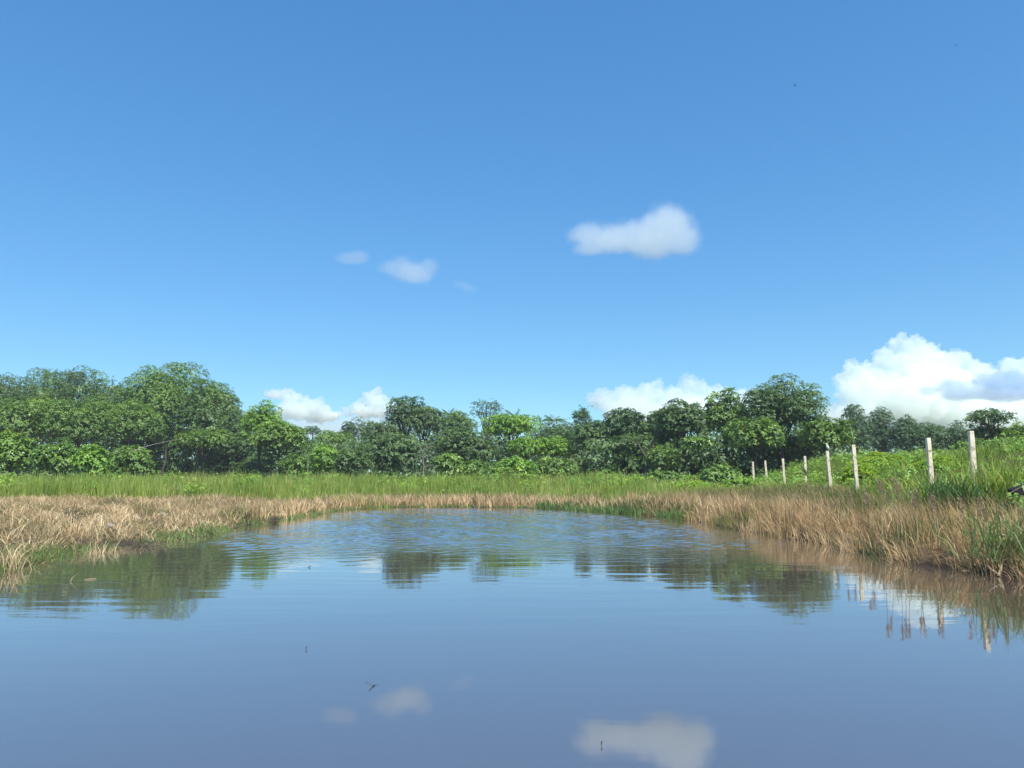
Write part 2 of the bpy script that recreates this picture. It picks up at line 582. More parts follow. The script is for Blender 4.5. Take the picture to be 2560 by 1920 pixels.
x, y, idx, nt_ = tufts(18500, (-34, -4), (11, 40), keep_left, (8, 14), .22)
tr = RNG.uniform(0, 1, nt_)[idx]
ta = RNG.uniform(0, 2 * np.pi, nt_)[idx]
n = len(x)
d = pond_dist(x, y)
k = d > -.22 * RNG.uniform(0, 1, n) ** 2
x, y, idx, tr, ta, d = x[k], y[k], idx[k], tr[k], ta[k], d[k]
n = len(x)
hh = .72 * (.09 + .36 * RNG.uniform(0, 1, n) * (.4 + 1.1 * tr)) * (1 + .3 * wob(x, y, .5, 4) + .3 * wob(x, y, 1.9, 14)) * (.6 + .4 * sstep(0, 1.5, d))
greenish = ((wob(x, y, .9, 17) + .5 * wob(x, y, 2.7, 19)) > .30) & (RNG.uniform(0, 1, n) < .65)
tint = np.clip(.54 + .62 * (tr - .5) + .20 * wob(x, y, 1.3, 7) + RNG.normal(0, .18, n) - .5 * greenish - .3 * (d < .35), 0, 1)
o = blades("dry_grass", x, y, hh, RNG.uniform(.008, .019, n), RNG.uniform(.12, .5, n), ta + RNG.normal(0, .8, n), tint, M['dry'])
tag(o, "pale pinkish dry flattened grass covering the left bank of the pond", "grass", kind="stuff")


def keep_far(x, y):
    d = pond_dist(x, y)
    return (d > .05) & (d < 3.4 - 1.5 * sstep(0, 5, x) + 1.1 * wob(x, y, .5, 6)) & (y > 24) & (x > -9.5) & (x < 9)


x, y, idx, nt_ = tufts(7000, (-10, 10), (24, 44), keep_far, (8, 14), .22)
tr = RNG.uniform(0, 1, nt_)[idx]
ta = RNG.uniform(0, 2 * np.pi, nt_)[idx]
n = len(x)
hh = (.22 + .42 * RNG.uniform(0, 1, n)) * (.7 + .5 * tr)
tint = np.clip(.55 + .25 * (tr - .5) + RNG.normal(0, .17, n) - .35 * (wob(x, y, .5, 21) > .55), 0, 1)
o = blades("dry_grass", x, y, hh, RNG.uniform(.016, .034, n), RNG.uniform(.08, .35, n), ta + RNG.normal(0, .8, n), tint, M['dry'])
tag(o, "narrow strip of dry tan grass along the far shore of the pond", "grass", kind="stuff")


# dry reddish grass standing on the right bank, leaning over the water
def keep_right(x, y):
    d = pond_dist(x, y)
    t = x - fence_x(y)
    return (d > -.12) & (x > 5.2) & (y < 36) & (y > 7) & (t < -.9 + .5 * sstep(24, 32, y) + .7 * wob(x, y, .8, 8)) & in_view(x, y)


x, y, idx, nt_ = tufts(10500, (5, 16), (7, 36), keep_right, (10, 17), .16)
tr = RNG.uniform(0, 1, nt_)[idx]
ta = RNG.normal(math.pi * .95, 1.1, nt_)[idx]
n = len(x)
d = pond_dist(x, y)
hh = (.20 + .46 * RNG.uniform(0, 1, n) ** 1.2) * (.75 + .45 * tr) * (.75 + .25 * sstep(0, .8, d)) * (1 + .2 * wob(x, y, .6, 3))
tint = np.clip(.60 + .5 * (tr - .5) + RNG.normal(0, .18, n) - .42 * ((wob(x, y, .7, 27) + .4 * wob(x, y, 2.5, 37)) > .38) - .5 * sstep(1.4, 3.4, d) * (RNG.uniform(0, 1, n) < .75), 0, 1)
o = blades("dry_grass", x, y, hh, RNG.uniform(.006, .013, n), RNG.uniform(.05, .38, n), ta + RNG.normal(0, .5, n), tint, M['dry_red'])
tag(o, "tall reddish dry grass leaning over the water along the right bank", "grass", kind="stuff")


# tall green grass behind the dry belt, from the left edge to the fence
def keep_green(x, y):
    d = pond_dist(x, y)
    lim = 37 + 2.2 * wob(x, y, .35, 2) - .10 * np.minimum(x + 8, 0)
    a = (x < -6) & (y > lim - .6)
    bb = (x >= -6) & (d > 2.6 - 1.5 * sstep(0, 5, x) + 1.1 * wob(x, y, .5, 6)) & (x < fence_x(y) + 1)
    return (a | bb) & (y > 27) & in_view(x, y, 1.05)


x, y, idx, nt_ = tufts(13500, (-46, 19), (27, 66), keep_green, (7, 12), .25)
k = RNG.uniform(0, 1, len(x)) < np.where(y < 52, 1, .55)
x, y, idx = x[k], y[k], idx[k]
tr = RNG.uniform(0, 1, nt_)[idx]
ta = RNG.uniform(0, 2 * np.pi, nt_)[idx]
n = len(x)
d = pond_dist(x, y)
low = sstep(2.5, 6, d)
hh = (.55 + .55 * RNG.uniform(0, 1, n)) * (.75 + .4 * tr) * (1 + .36 * wob(x, y, .35, 13) + .28 * wob(x, y, 1.1, 23)) * (.6 + .4 * low) * (1 - .5 * sstep(6.5, 9.5, x))
tint = np.clip(.40 + .42 * (tr - .5) + .16 * wob(x, y, .5, 33) + RNG.normal(0, .15, n) + .35 * (RNG.uniform(0, 1, n) < .08), 0, 1)
o = blades("green_grass", x, y, hh, RNG.uniform(.014, .030, n), RNG.uniform(.05, .35, n), ta + RNG.normal(0, .8, n), tint, M['grass_green'])
tag(o, "tall bright green grass in a belt behind the dry grass, before the trees", "grass", kind="stuff")


# green grass over the bank and the mound right of the fence
def keep_mound(x, y):
    t = x - fence_x(y)
    return (t > -2.3 + .8 * wob(x, y, .8, 8)) & (y > 9) & (y < 62) & in_view(x, y, 1.08) & (pond_dist(x, y) > 1.2)


x, y, idx, nt_ = tufts(15500, (7, 50), (9, 62), keep_mound, (8, 13), .22)
tr = RNG.uniform(0, 1, nt_)[idx]
ta = RNG.uniform(0, 2 * np.pi, nt_)[idx]
n = len(x)
t = x - fence_x(y)
hh = (.30 + .45 * RNG.uniform(0, 1, n)) * (.7 + .5 * tr) * (1 + .3 * wob(x, y, .4, 31)) * (.75 + .25 * sstep(0, 5, t))
tint = np.clip(.24 + .42 * (tr - .5) + .16 * wob(x, y, .8, 61) + RNG.normal(0, .15, n) + .3 * ((t < -.5) & (RNG.uniform(0, 1, n) < .35)), 0, 1)
o = blades("green_grass", x, y, hh, RNG.uniform(.010, .026, n), RNG.uniform(.08, .45, n), ta + RNG.normal(0, .8, n), tint, M['grass_green'])
tag(o, "green grass growing over the mound around the concrete posts", "grass", kind="stuff")


# thin dead weed stems standing out of the dry grass on both banks
xa_, ya_ = RNG.uniform(-30, -5, 5200), RNG.uniform(11, 38, 5200)
xb_, yb_ = RNG.uniform(5, 16, 3200), RNG.uniform(8, 36, 3200)
ka, kb = keep_left(xa_, ya_), keep_right(xb_, yb_)
x, y = np.concatenate([xa_[ka], xb_[kb]]), np.concatenate([ya_[ka], yb_[kb]])
clump = wob(x, y, .8, 71) > -.1
x, y = x[clump], y[clump]
n = len(x)
left_ = x < 0
hh = np.where(left_, RNG.uniform(.2, .5, n), RNG.uniform(.5, .95, n))
o = blades("dead_weed_stems", x, y, hh, RNG.uniform(.005, .011, n), RNG.uniform(.02, .25, n), RNG.uniform(0, 6.283, n), np.clip(RNG.normal(.4, .25, n), 0, 1), M['weed_stem'])
tag(o, "thin brown dead weed stems standing among the dry grass", "weeds", kind="stuff")


# short green sedge at the water's edge
def keep_sedge(x, y):
    d = pond_dist(x, y)
    a = (x > 1.2) & (x < 7.0) & (y > 27) & (d > -.25) & (d < 1.5)
    bb = (x < -6.5) & (d > -.12) & (d < .6 + .9 * (wob(x, y, .7, 17) > .3)) & (wob(x, y, .6, 41) > -.5) & (y < 25)
    c = (x > -9.5) & (x < 2) & (y > 24) & (d > -.1) & (d < .5)
    return a | bb | c


x, y, idx, nt_ = tufts(30000, (-13, 8), (9, 42), keep_sedge, (7, 12), .14)
tr = RNG.uniform(0, 1, nt_)[idx]
ta = RNG.uniform(0, 2 * np.pi, nt_)[idx]
n = len(x)
patch = (x > 1.2)
hh = np.where(patch, .16 + .26 * RNG.uniform(0, 1, n), .06 + .16 * RNG.uniform(0, 1, n))
tint = np.clip(np.where(patch, .33, .62) + .2 * (tr - .5) + RNG.normal(0, .14, n), 0, 1)
o = blades("sedge", x, y, hh, np.where(patch, .02, .014) * RNG.uniform(.7, 1.3, n), RNG.uniform(.02, .2, n), ta + RNG.normal(0, .8, n), tint, M['sedge'], z0=np.maximum(ground_z(x, y), -.02))
tag(o, "short green sedge fringing the waterline", "grass", kind="stuff")


# ------------------------------------------------------------------ trees
def unit(v):
    return v / np.maximum(np.linalg.norm(v, axis=1, keepdims=True), 1e-9)


def rosettes(C, A, L_, W_, n, rng, tint, up=(-.3, .5), droop=.25, jit=.7):
    """n folded leaves round each centre C about its axis A"""
    m_ = len(C)
    A = unit(A)
    ref = np.where(np.abs(A[:, 2:3]) < .9, np.array([[0, 0, 1.0]]), np.array([[1.0, 0, 0]]))
    U = unit(np.cross(A, ref))
    Vv = np.cross(A, U)
    ph = (np.arange(n)[None] / n * 2 * np.pi + rng.uniform(0, 6.28, (m_, 1)) + rng.normal(0, jit, (m_, n)))
    tl = rng.uniform(up[0], up[1], (m_, n))
    tang = np.cos(ph)[..., None] * U[:, None] + np.sin(ph)[..., None] * Vv[:, None]
    D = tang * np.cos(tl)[..., None] + A[:, None] * np.sin(tl)[..., None]
    Nn = A[:, None] * np.cos(tl)[..., None] - tang * np.sin(tl)[..., None]
    S = np.cross(D, Nn)
    ll = (L_ * rng.uniform(.7, 1.2, (m_, n)))[..., None]
    ww = ll * (W_ / L_)
    C3 = C[:, None]
    g = np.array([0, 0, -1.0])
    V = np.empty((m_, n, 4, 3))
    V[:, :, 0] = C3 + D * ll * .08
    V[:, :, 1] = C3 + D * ll * .52 + S * ww * .5 + Nn * ww * .16
    V[:, :, 2] = C3 + D * ll + g * droop * ll
    V[:, :, 3] = C3 + D * ll * .52 - S * ww * .5 + Nn * ww * .16
    q = m_ * n
    T = np.array([[0, 1, 2], [0, 2, 3]])[None] + (np.arange(q) * 4)[:, None, None]
    ti = np.clip(tint[:, None] + rng.normal(0, .10, (m_, n)), 0, 1)
    return V.reshape(-1, 3), T.reshape(-1, 3), np.repeat(ti.ravel(), 4)


def join(parts):
    V, T, t, n = [], [], [], 0
    for a, b_, c in parts:
        V.append(a); T.append(b_ + n); t.append(c)
        n += len(a)
    return np.concatenate(V), np.concatenate(T), np.concatenate(t)


SPEC = {
    # leaf length, width, leaves per rosette, rosettes per square metre of lobe, lobe size share, droop
    'broad':   dict(L=.25, W=.135, n=5, dens=12.0, lobe=.21, droop=.12),
    'fine':    dict(L=.19, W=.10, n=5, dens=17., lobe=.19, droop=.12),
    'rosette': dict(L=.29, W=.14, n=7, dens=8.8, lobe=.20, droop=.15),
    'big':     dict(L=.29, W=.18, n=5, dens=10.5, lobe=.22, droop=.2),
    'wispy':   dict(L=.19, W=.085, n=5, dens=13.0, lobe=.19, droop=.25),
}


def crown_lobes(rx, ry, rz, share, rng, fill=1.0, flat=.72):
    """lobes over an ellipsoid about the origin: centres and radii"""
    r0 = share * 2.0 * (rx * ry * rz) ** (1 / 3)
    area = 4 * math.pi * ((rx * ry) ** 1.6 / 3 + (rx * rz) ** 1.6 / 3 + (ry * rz) ** 1.6 / 3) ** (1 / 1.6)
    n = max(5, int(fill * .95 * area / (math.pi * r0 * r0)))
    i = np.arange(n) + .5
    zz = 1 - 1.82 * i / n
    th = i * 2.39996 + rng.uniform(0, 6.28)
    s = np.sqrt(np.maximum(0, 1 - zz ** 2))
    P = np.stack([s * np.cos(th), s * np.sin(th), zz], 1) + rng.normal(0, .10, (n, 3))
    rr = r0 * rng.uniform(.62, 1.30, n)
    f = rng.uniform(.80, 1.03, n)[:, None]
    ax = np.array([rx, ry, rz])
    C = P * f * np.maximum(ax[None] - rr[:, None] * np.array([1, 1, flat])[None], ax[None] * .25)
    k = max(3, n // 5)
    Ci = rng.normal(0, .33, (k, 3)) * ax * .8
    return np.concatenate([C, Ci]), np.concatenate([rr, r0 * rng.uniform(.8, 1.2, k)])


def make_tree(px, top, bot, wpx, Y, spec, mat, label, seed, cat="tree", name="tree", group="trees at the edge of the wood",
              depth=.85, fill=1.0, trunk=True, whips=0, flat=.82, bark='bark', limbs=9, dens=1.0, lean=0.0, tbase=.45, gaps=0.0):
    """crown given by its pixels in the photograph at forward distance Y, trunk down to the ground"""
    rng = np.random.default_rng(seed)
    S = SPEC[spec]
    pt, pb = at_depth(px, top, Y), at_depth(px, bot, Y)
    X = pt.x
    gz = float(ground_z(np.array([X]), np.array([Y]))[0])
    zt, zb = pt.z, max(pb.z, gz + .1)
    rx = wpx / F * Y / 2
    rz = (zt - zb) / 2
    ry = rx * depth
    zc = (zt + zb) / 2
    root = empty(name, (X, Y, gz))
    tag(root, label, cat, group)
    C, R = crown_lobes(rx, ry, rz, S['lobe'], rng, fill, flat)
    if gaps:
        k = rng.uniform(0, 1, len(C)) > gaps
        C, R = C[k], R[k]
    base = np.array([lean * rx, 0, zc - gz])
    parts = []
    for c, r in zip(C, R):
        m_ = max(6, int(.80 * S['dens'] * dens * 4 * math.pi * r * r * flat * .62))
        D = unit(rng.normal(0, 1, (m_, 3)))
        lowr = D[:, 2] < -.65
        D[lowr, 2] *= -1
        rad = r * np.where(rng.uniform(0, 1, m_) < .8, rng.uniform(.82, 1.08, m_), rng.uniform(.35, .8, m_))
        P = base + c + D * rad[:, None] * np.array([1, 1, flat])
        A = D + np.array([0, 0, .75]) + rng.normal(0, .25, (m_, 3))
        lobe_t = .40 + rng.normal(0, .15) + .10 * (c[2] / max(rz, .1))
        parts.append(rosettes(P, A, S['L'], S['W'], S['n'], rng, lobe_t + rng.normal(0, .09, m_), droop=S['droop']))
    tub = Tubes()
    if trunk:
        tr_ = .012 * (zt - gz) + .05
        top_p = Vector((lean * rx + rng.normal(0, .1), rng.normal(0, .1), zc - gz + rz * .35))
        mid = Vector((top_p.x * .4 + rng.normal(0, .15), rng.normal(0, .15), (zc - gz) * .5))
        pts = [Vector((0, 0, -.15)), mid * .5 + Vector((rng.normal(0, .06), 0, 0)), mid, (mid + top_p) / 2, top_p]
        tub.add(pts, [tr_ * 1.35, tr_, tr_ * .85, tr_ * .6, tr_ * .25], 8)
        order = rng.permutation(len(C))[:limbs]
        for j in order:
            e = Vector(tuple(base + C[j]))
            f = rng.uniform(.25, .8)
            s = pts[1].lerp(pts[3], f)
            q = s.lerp(e, .5) + Vector((0, 0, .12 * (e - s).length))
            tub.add([s, q, e], [tr_ * .42, tr_ * .28, tr_ * .10], 6)
        for wv in range(whips):
            a = rng.uniform(-.9, .9)
            s = Vector((lean * rx + a * rx, rng.uniform(-.5, .5) * ry, zc - gz + rz * (.55 - .3 * abs(a))))
            hh_ = rz * rng.uniform(.2, .5)
            e = s + Vector((rng.normal(0, .12) * hh_, 0, hh_))
            tub.add([s, s.lerp(e, .5) + Vector((rng.normal(0, .05), 0, 0)), e], [.03, .02, .008], 5)
            m_ = 40
            f = rng.uniform(.25, 1.05, m_)
            P = np.array([s.lerp(e, v)[:] for v in f]) + rng.normal(0, .5, (m_, 3)) * (1.35 - f)[:, None]
            parts.append(rosettes(P, rng.normal(0, .6, (m_, 3)) + np.array([0, 0, .6]), S['L'], S['W'], 5, rng, .5 + rng.normal(0, .1, m_), droop=.5))
        tub.build("trunk", M[bark], root)
    V, T, ti = join(parts)
    mesh_np("crown", V, T, M[mat], root, tint=ti)
    return root


WOOD = "trees at the edge of the wood"
BUSH = "bushes in front of the trees"
TREES = [
    # px, top, bottom, width, Y, leaf kind, material, label, extra
    (18, 930, 1120, 210, 100, 'wispy', 'grey', "wispy topped tree cut by the left edge of the photo", dict(whips=3, dens=.75)),
    (118, 916, 1110, 150, 108, 'wispy', 'mid', "tall wispy tree with a pale stem in its thin top, near the left edge", dict(whips=4, gaps=.12, bark='bark_pale')),
    (188, 910, 1110, 130, 103, 'wispy', 'grey', "tall wispy tree just left of the thin spindly one", dict(whips=4)),
    (290, 955, 1110, 90, 108, 'wispy', 'grey', "thin spindly tree between the wispy trees and the big dome tree", dict(whips=4, gaps=.3)),
    (245, 925, 1110, 80, 104, 'wispy', 'mid', "narrow pointed tree top left of the thin spindly tree", dict(whips=2)),
    (428, 893, 1100, 262, 104, 'broad', 'mid', "big dome crowned tree, the tallest of the wood on the left", dict(depth=.9, limbs=14, lean=-.05, dens=.80)),
    (540, 950, 1110, 150, 106, 'broad', 'mid', "rounded shoulder tree against the right side of the big dome tree", dict(limbs=10)),
    (580, 1012, 1130, 105, 105, 'fine', 'grey', "pale green round tree at the lower right of the big dome tree", dict()),
    (335, 1000, 1125, 190, 96, 'broad', 'mid', "dense green tree standing before the left side of the big dome tree", dict(limbs=10)),
    (60, 985, 1140, 230, 88, 'broad', 'mid', "broad leafy tree above the yellow green bushes at the left edge", dict()),
    (205, 985, 1140, 230, 90, 'broad', 'mid', "broad leafy tree below the wispy trees, left of the leaning pale pole", dict()),
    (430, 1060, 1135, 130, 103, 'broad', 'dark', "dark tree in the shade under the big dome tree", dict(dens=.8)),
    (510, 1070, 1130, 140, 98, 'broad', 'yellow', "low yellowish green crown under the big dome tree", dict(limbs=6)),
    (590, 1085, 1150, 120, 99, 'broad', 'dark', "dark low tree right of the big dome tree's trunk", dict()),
    (655, 1003, 1110, 125, 90, 'broad', 'bright', "bright green tree with pointed top beside the gap of low clouds", dict(limbs=10)),
    (700, 1050, 1135, 160, 88, 'big', 'yellow', "bright spreading lower crown just right of the pointed bright green tree", dict(limbs=8)),
    (742, 1078, 1150, 90, 112, 'fine', 'dark', "small dark tree between the bright spreading tree and the flat topped one", dict()),
    (782, 1064, 1092, 56, 125, 'fine', 'blue', "small flat topped tree far off on the skyline under the low clouds", dict(flat=.5, limbs=5)),
    (835, 1072, 1160, 130, 105, 'rosette', 'mid', "rounded tree under the gap between the two low clouds", dict()),
    (872, 1050, 1110, 44, 112, 'rosette', 'blue', "small spiky topped tree left of the thin pale crowned tree", dict(fill=.8)),
    (908, 1034, 1100, 75, 108, 'wispy', 'grey', "thin pale crowned tree with sky showing through it", dict(gaps=.22, dens=.8, bark='bark_pale')),
    (962, 1045, 1160, 140, 100, 'rosette', 'grey', "grey green tree left of the tall tree with open crown", dict()),
    (1014, 984, 1082, 112, 92, 'rosette', 'blue', "tall tree with an open crown of leaf rosettes and sky between them", dict(gaps=.24, dens=.95, limbs=14)),
    (1060, 1012, 1100, 120, 91, 'rosette', 'grey', "dark rosette leaved tree joined to the right of the open crowned one", dict(limbs=10)),
    (1142, 1022, 1110, 125, 103, 'fine', 'mid', "soft green tree between the open crowned tree and the feathery pale one", dict()),
    (1160, 1062, 1185, 190, 80, 'rosette', 'grey', "large dark rosette leaved tree in the middle of the far shore", dict(limbs=10)),
    (1215, 990, 1060, 100, 98, 'wispy', 'blue', "feathery pale tree rising above the middle of the wood", dict(gaps=.3, dens=.7, flat=.6, limbs=12)),
    (1275, 1030, 1100, 150, 84, 'broad', 'bright', "bright green round tree just right of the feathery pale one", dict(limbs=9)),
    (1315, 1090, 1150, 110, 80, 'broad', 'bright', "low bright green crown beneath the bright round tree", dict(limbs=6)),
    (1385, 1092, 1150, 120, 81, 'broad', 'bright', "low bright green crown with dark hollow, third of the bright green group", dict(limbs=6)),
    (1395, 1045, 1160, 170, 95, 'fine', 'grey', "wide grey green tree behind the low bright crowns", dict()),
    (1455, 1022, 1090, 66, 90, 'wispy', 'blue', "slim bluish tree with two small tufts on top", dict(gaps=.25, whips=3)),
    (1490, 1052, 1145, 140, 80, 'rosette', 'grey', "grey green tree with slim trunks right of the slim bluish tree", dict()),
    (1560, 1014, 1120, 130, 75, 'rosette', 'blue', "round topped tree in front of the low cloud right of the middle", dict(limbs=10)),
    (1632, 1020, 1125, 120, 74, 'rosette', 'grey', "tree with a leaning dark forked trunk right of the round topped one", dict(limbs=12, lean=.3)),
    (1590, 1085, 1140, 150, 72, 'broad', 'dark', "dark low tree over slim pale trunks, right of the middle", dict(dens=.8)),
    (1705, 996, 1110, 150, 71, 'rosette', 'grey', "large pale leaved tree left of the tall dome on the right", dict(limbs=12)),
    (1810, 972, 1110, 130, 72, 'rosette', 'mid', "tree with a small round head against the cloud, left of the right dome", dict(limbs=10)),
    (1950, 953, 1090, 240, 69, 'broad', 'grey', "tall dome crowned tree behind the row of concrete posts", dict(limbs=14)),
    (1742, 1088, 1128, 96, 64, 'big', 'yellow', "low pale yellowish crown in front of dark shade, right of the middle", dict(flat=.6, limbs=6, trunk=False)),
    (1655, 1110, 1185, 110, 66, 'broad', 'mid', "small green tree beside the leaning forked trunk", dict(limbs=6)),
    (1880, 1040, 1135, 170, 65, 'rosette', 'mid', "leafy tree hanging low over the farthest concrete post", dict(limbs=10)),
    (2060, 1040, 1140, 170, 67, 'rosette', 'mid', "leafy tree at the right foot of the tall dome tree", dict(limbs=10)),
    (1960, 1085, 1140, 180, 72, 'broad', 'dark', "dark lower crown beneath the tall dome tree", dict(dens=.8)),
    (2132, 1010, 1150, 95, 92, 'fine', 'blue', "bluish tree right of the dome tree's shoulder, before the big cloud", dict(whips=2)),
    (2198, 1013, 1150, 84, 95, 'fine', 'blue', "bluish tree with a rounded knob on top, before the big cloud", dict()),
    (2266, 1034, 1150, 100, 93, 'fine', 'blue', "bluish pointed tree right of the knob topped one", dict(whips=2)),
    (2330, 1050, 1150, 105, 93, 'fine', 'blue', "bluish low tree left of the seventh post from the wood", dict()),
    (2392, 1052, 1150, 66, 92, 'fine', 'blue', "bluish slim tree left of the nearest concrete post", dict()),
    (2470, 1022, 1072, 128, 62, 'broad', 'grey', "umbrella shaped tree right of the nearest concrete post", dict(flat=.5, limbs=14, gaps=.1)),
    (2470, 1060, 1115, 110, 63, 'broad', 'grey', "dense dark lower crown under the umbrella shaped tree", dict(limbs=6)),
    (2545, 1058, 1115, 90, 61, 'broad', 'mid', "round tree cut by the right edge of the photo", dict(limbs=8)),
    # bushes
    (35, 1075, 1200, 150, 66, 'big', 'yellow', "large leaved yellow green bush at the left edge of the photo", dict(cat="bush", name="bush")),
    (145, 1098, 1200, 130, 64, 'big', 'yellow', "large leaved yellow green bush, middle one of the three on the left", dict(cat="bush", name="bush")),
    (232, 1104, 1200, 100, 63, 'big', 'bright', "large leaved glossy bush, rightmost of the three on the left", dict(cat="bush", name="bush")),
    (330, 1110, 1200, 130, 70, 'broad', 'mid', "leafy bush under the leaning pale pole", dict(cat="bush", name="bush")),
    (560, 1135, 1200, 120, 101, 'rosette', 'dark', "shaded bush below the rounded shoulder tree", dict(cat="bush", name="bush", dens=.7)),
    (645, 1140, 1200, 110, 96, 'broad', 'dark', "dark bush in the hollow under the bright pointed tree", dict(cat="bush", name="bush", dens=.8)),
    (745, 1130, 1200, 90, 72, 'rosette', 'mid', "leafy bush beside the upright pale stem", dict(cat="bush", name="bush")),
    (810, 1105, 1195, 90, 70, 'broad', 'bright', "bright bush right of the upright pale stem", dict(cat="bush", name="bush")),
    (880, 1122, 1195, 110, 69, 'rosette', 'grey', "grey green bush of round leaf rosettes left of the middle", dict(cat="bush", name="bush")),
    (980, 1078, 1195, 165, 72, 'rosette', 'grey', "tall rosette leaved bush left of the bare dead tree", dict(cat="bush", name="bush")),
    (1120, 1128, 1195, 85, 64, 'big', 'yellow', "small yellow green bush right of the bare dead tree", dict(cat="bush", name="bush")),
    (1190, 1150, 1200, 90, 62, 'rosette', 'mid', "low bush at the foot of the large dark rosette tree", dict(cat="bush", name="bush")),
    (1290, 1142, 1205, 130, 64, 'broad', 'bright', "bright low bush under the low bright green crowns", dict(cat="bush", name="bush")),
    (1385, 1140, 1205, 120, 66, 'broad', 'mid', "rounded green bush at the right end of the bright bushes", dict(cat="bush", name="bush")),
    (1240, 1168, 1205, 110, 58, 'rosette', 'mid', "low bush edging the green grass in the middle", dict(cat="bush", name="bush")),
    (1590, 1190, 1225, 60, 56, 'fine', 'bright', "small bright round bush standing alone in the grass", dict(cat="bush", name="bush")),
    (1660, 1178, 1225, 90, 58, 'broad', 'mid', "low green bush in front of the dark shade right of the middle", dict(cat="bush", name="bush")),
    (1800, 1165, 1235, 110, 52, 'big', 'mid', "broad leaved bush left of the farthest concrete post", dict(cat="bush", name="bush")),
    (1850, 1200, 1240, 80, 46, 'big', 'bright', "low leafy bush at the foot of the farthest posts", dict(cat="bush", name="bush")),
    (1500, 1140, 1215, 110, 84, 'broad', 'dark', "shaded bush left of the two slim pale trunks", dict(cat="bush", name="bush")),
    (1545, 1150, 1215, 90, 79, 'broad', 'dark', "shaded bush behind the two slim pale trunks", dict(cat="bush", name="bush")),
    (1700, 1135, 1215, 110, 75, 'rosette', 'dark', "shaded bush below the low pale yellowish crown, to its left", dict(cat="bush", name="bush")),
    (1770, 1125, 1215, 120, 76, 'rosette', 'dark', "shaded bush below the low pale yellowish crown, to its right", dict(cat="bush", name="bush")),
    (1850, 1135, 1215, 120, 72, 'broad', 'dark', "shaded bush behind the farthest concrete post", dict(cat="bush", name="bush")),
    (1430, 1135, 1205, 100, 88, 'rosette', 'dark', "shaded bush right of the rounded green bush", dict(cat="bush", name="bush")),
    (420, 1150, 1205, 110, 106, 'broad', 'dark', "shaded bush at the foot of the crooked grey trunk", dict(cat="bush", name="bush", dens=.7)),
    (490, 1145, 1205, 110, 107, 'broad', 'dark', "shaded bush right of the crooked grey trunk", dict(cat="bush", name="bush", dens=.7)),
    (2480, 1100, 1140, 170, 52, 'broad', 'mid', "low bush along the mound below the umbrella shaped tree", dict(cat="bush", name="bush")),
]
for i, (px, top, bot, w_, Y, sp, mt_, lab, ex) in enumerate(TREES):
    ex = dict(ex)
    isb = ex.get("name") == "bush"
    if isb:
        ex.setdefault("limbs", 4)
        ex["group"] = BUSH
    make_tree(px, top, bot, w_, Y, sp, mt_, lab, 100 + i, **ex)


# dense dark undergrowth inside the wood, read as one mass behind the front trees
def undergrowth():
    rng = np.random.default_rng(55)
    n = 18500
    px = np.concatenate([rng.uniform(-120, 2680, n - 5000), rng.uniform(-120, 620, 5000)])
    Y = np.where(px > 1480, rng.uniform(76, 92, n), rng.uniform(98, 124, n))
    Y = np.where(px > 2100, rng.uniform(98, 108, n), Y)
    X = (px - PW / 2) / F * Y
    ytop = np.interp(px, [-120, 280, 330, 560, 640, 760, 900, 1010, 1100, 1300, 1420, 1520, 1600, 1720, 1800, 1990, 2080, 2150, 2250, 2400, 2480, 2680],
                     [965, 965, 985, 990, 1085, 1100, 1085, 1065, 1065, 1072, 1075, 1078, 1060, 1040, 1025, 1015, 1060, 1062, 1070, 1082, 1090, 1095])
    ytop = ytop + 22 * np.abs(wob(px, Y * 0, .035, 3)) + 10 * wob(px, Y * 0, .12, 8)
    zmax = CAM_H + Y * (1193.6 - ytop) / F
    g = ground_z(X, Y)
    Z = g + .2 + (zmax - g) * rng.uniform(0, 1, n) ** 1.15
    P = np.stack([X, Y, Z], 1)
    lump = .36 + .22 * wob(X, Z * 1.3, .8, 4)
    # low growth in the shade right under the front crowns
    n2 = 6500
    p2 = rng.uniform(250, 2090, n2)
    Y2 = np.where(p2 > 1470, rng.uniform(69, 77, n2), np.where(p2 > 660, rng.uniform(86, 98, n2), rng.uniform(98, 108, n2)))
    X2 = (p2 - PW / 2) / F * Y2
    g2 = ground_z(X2, Y2)
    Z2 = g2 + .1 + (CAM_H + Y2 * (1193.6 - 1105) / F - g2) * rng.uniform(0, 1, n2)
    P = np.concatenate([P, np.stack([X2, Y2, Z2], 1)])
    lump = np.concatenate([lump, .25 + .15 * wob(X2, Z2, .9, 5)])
    n += n2
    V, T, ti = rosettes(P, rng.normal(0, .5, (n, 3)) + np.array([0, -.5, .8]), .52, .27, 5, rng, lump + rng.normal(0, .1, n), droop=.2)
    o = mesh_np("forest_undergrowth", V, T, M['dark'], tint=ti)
    tag(o, "dark leafy mass of the wood filling in between and behind the trees", "undergrowth", kind="stuff")


undergrowth()


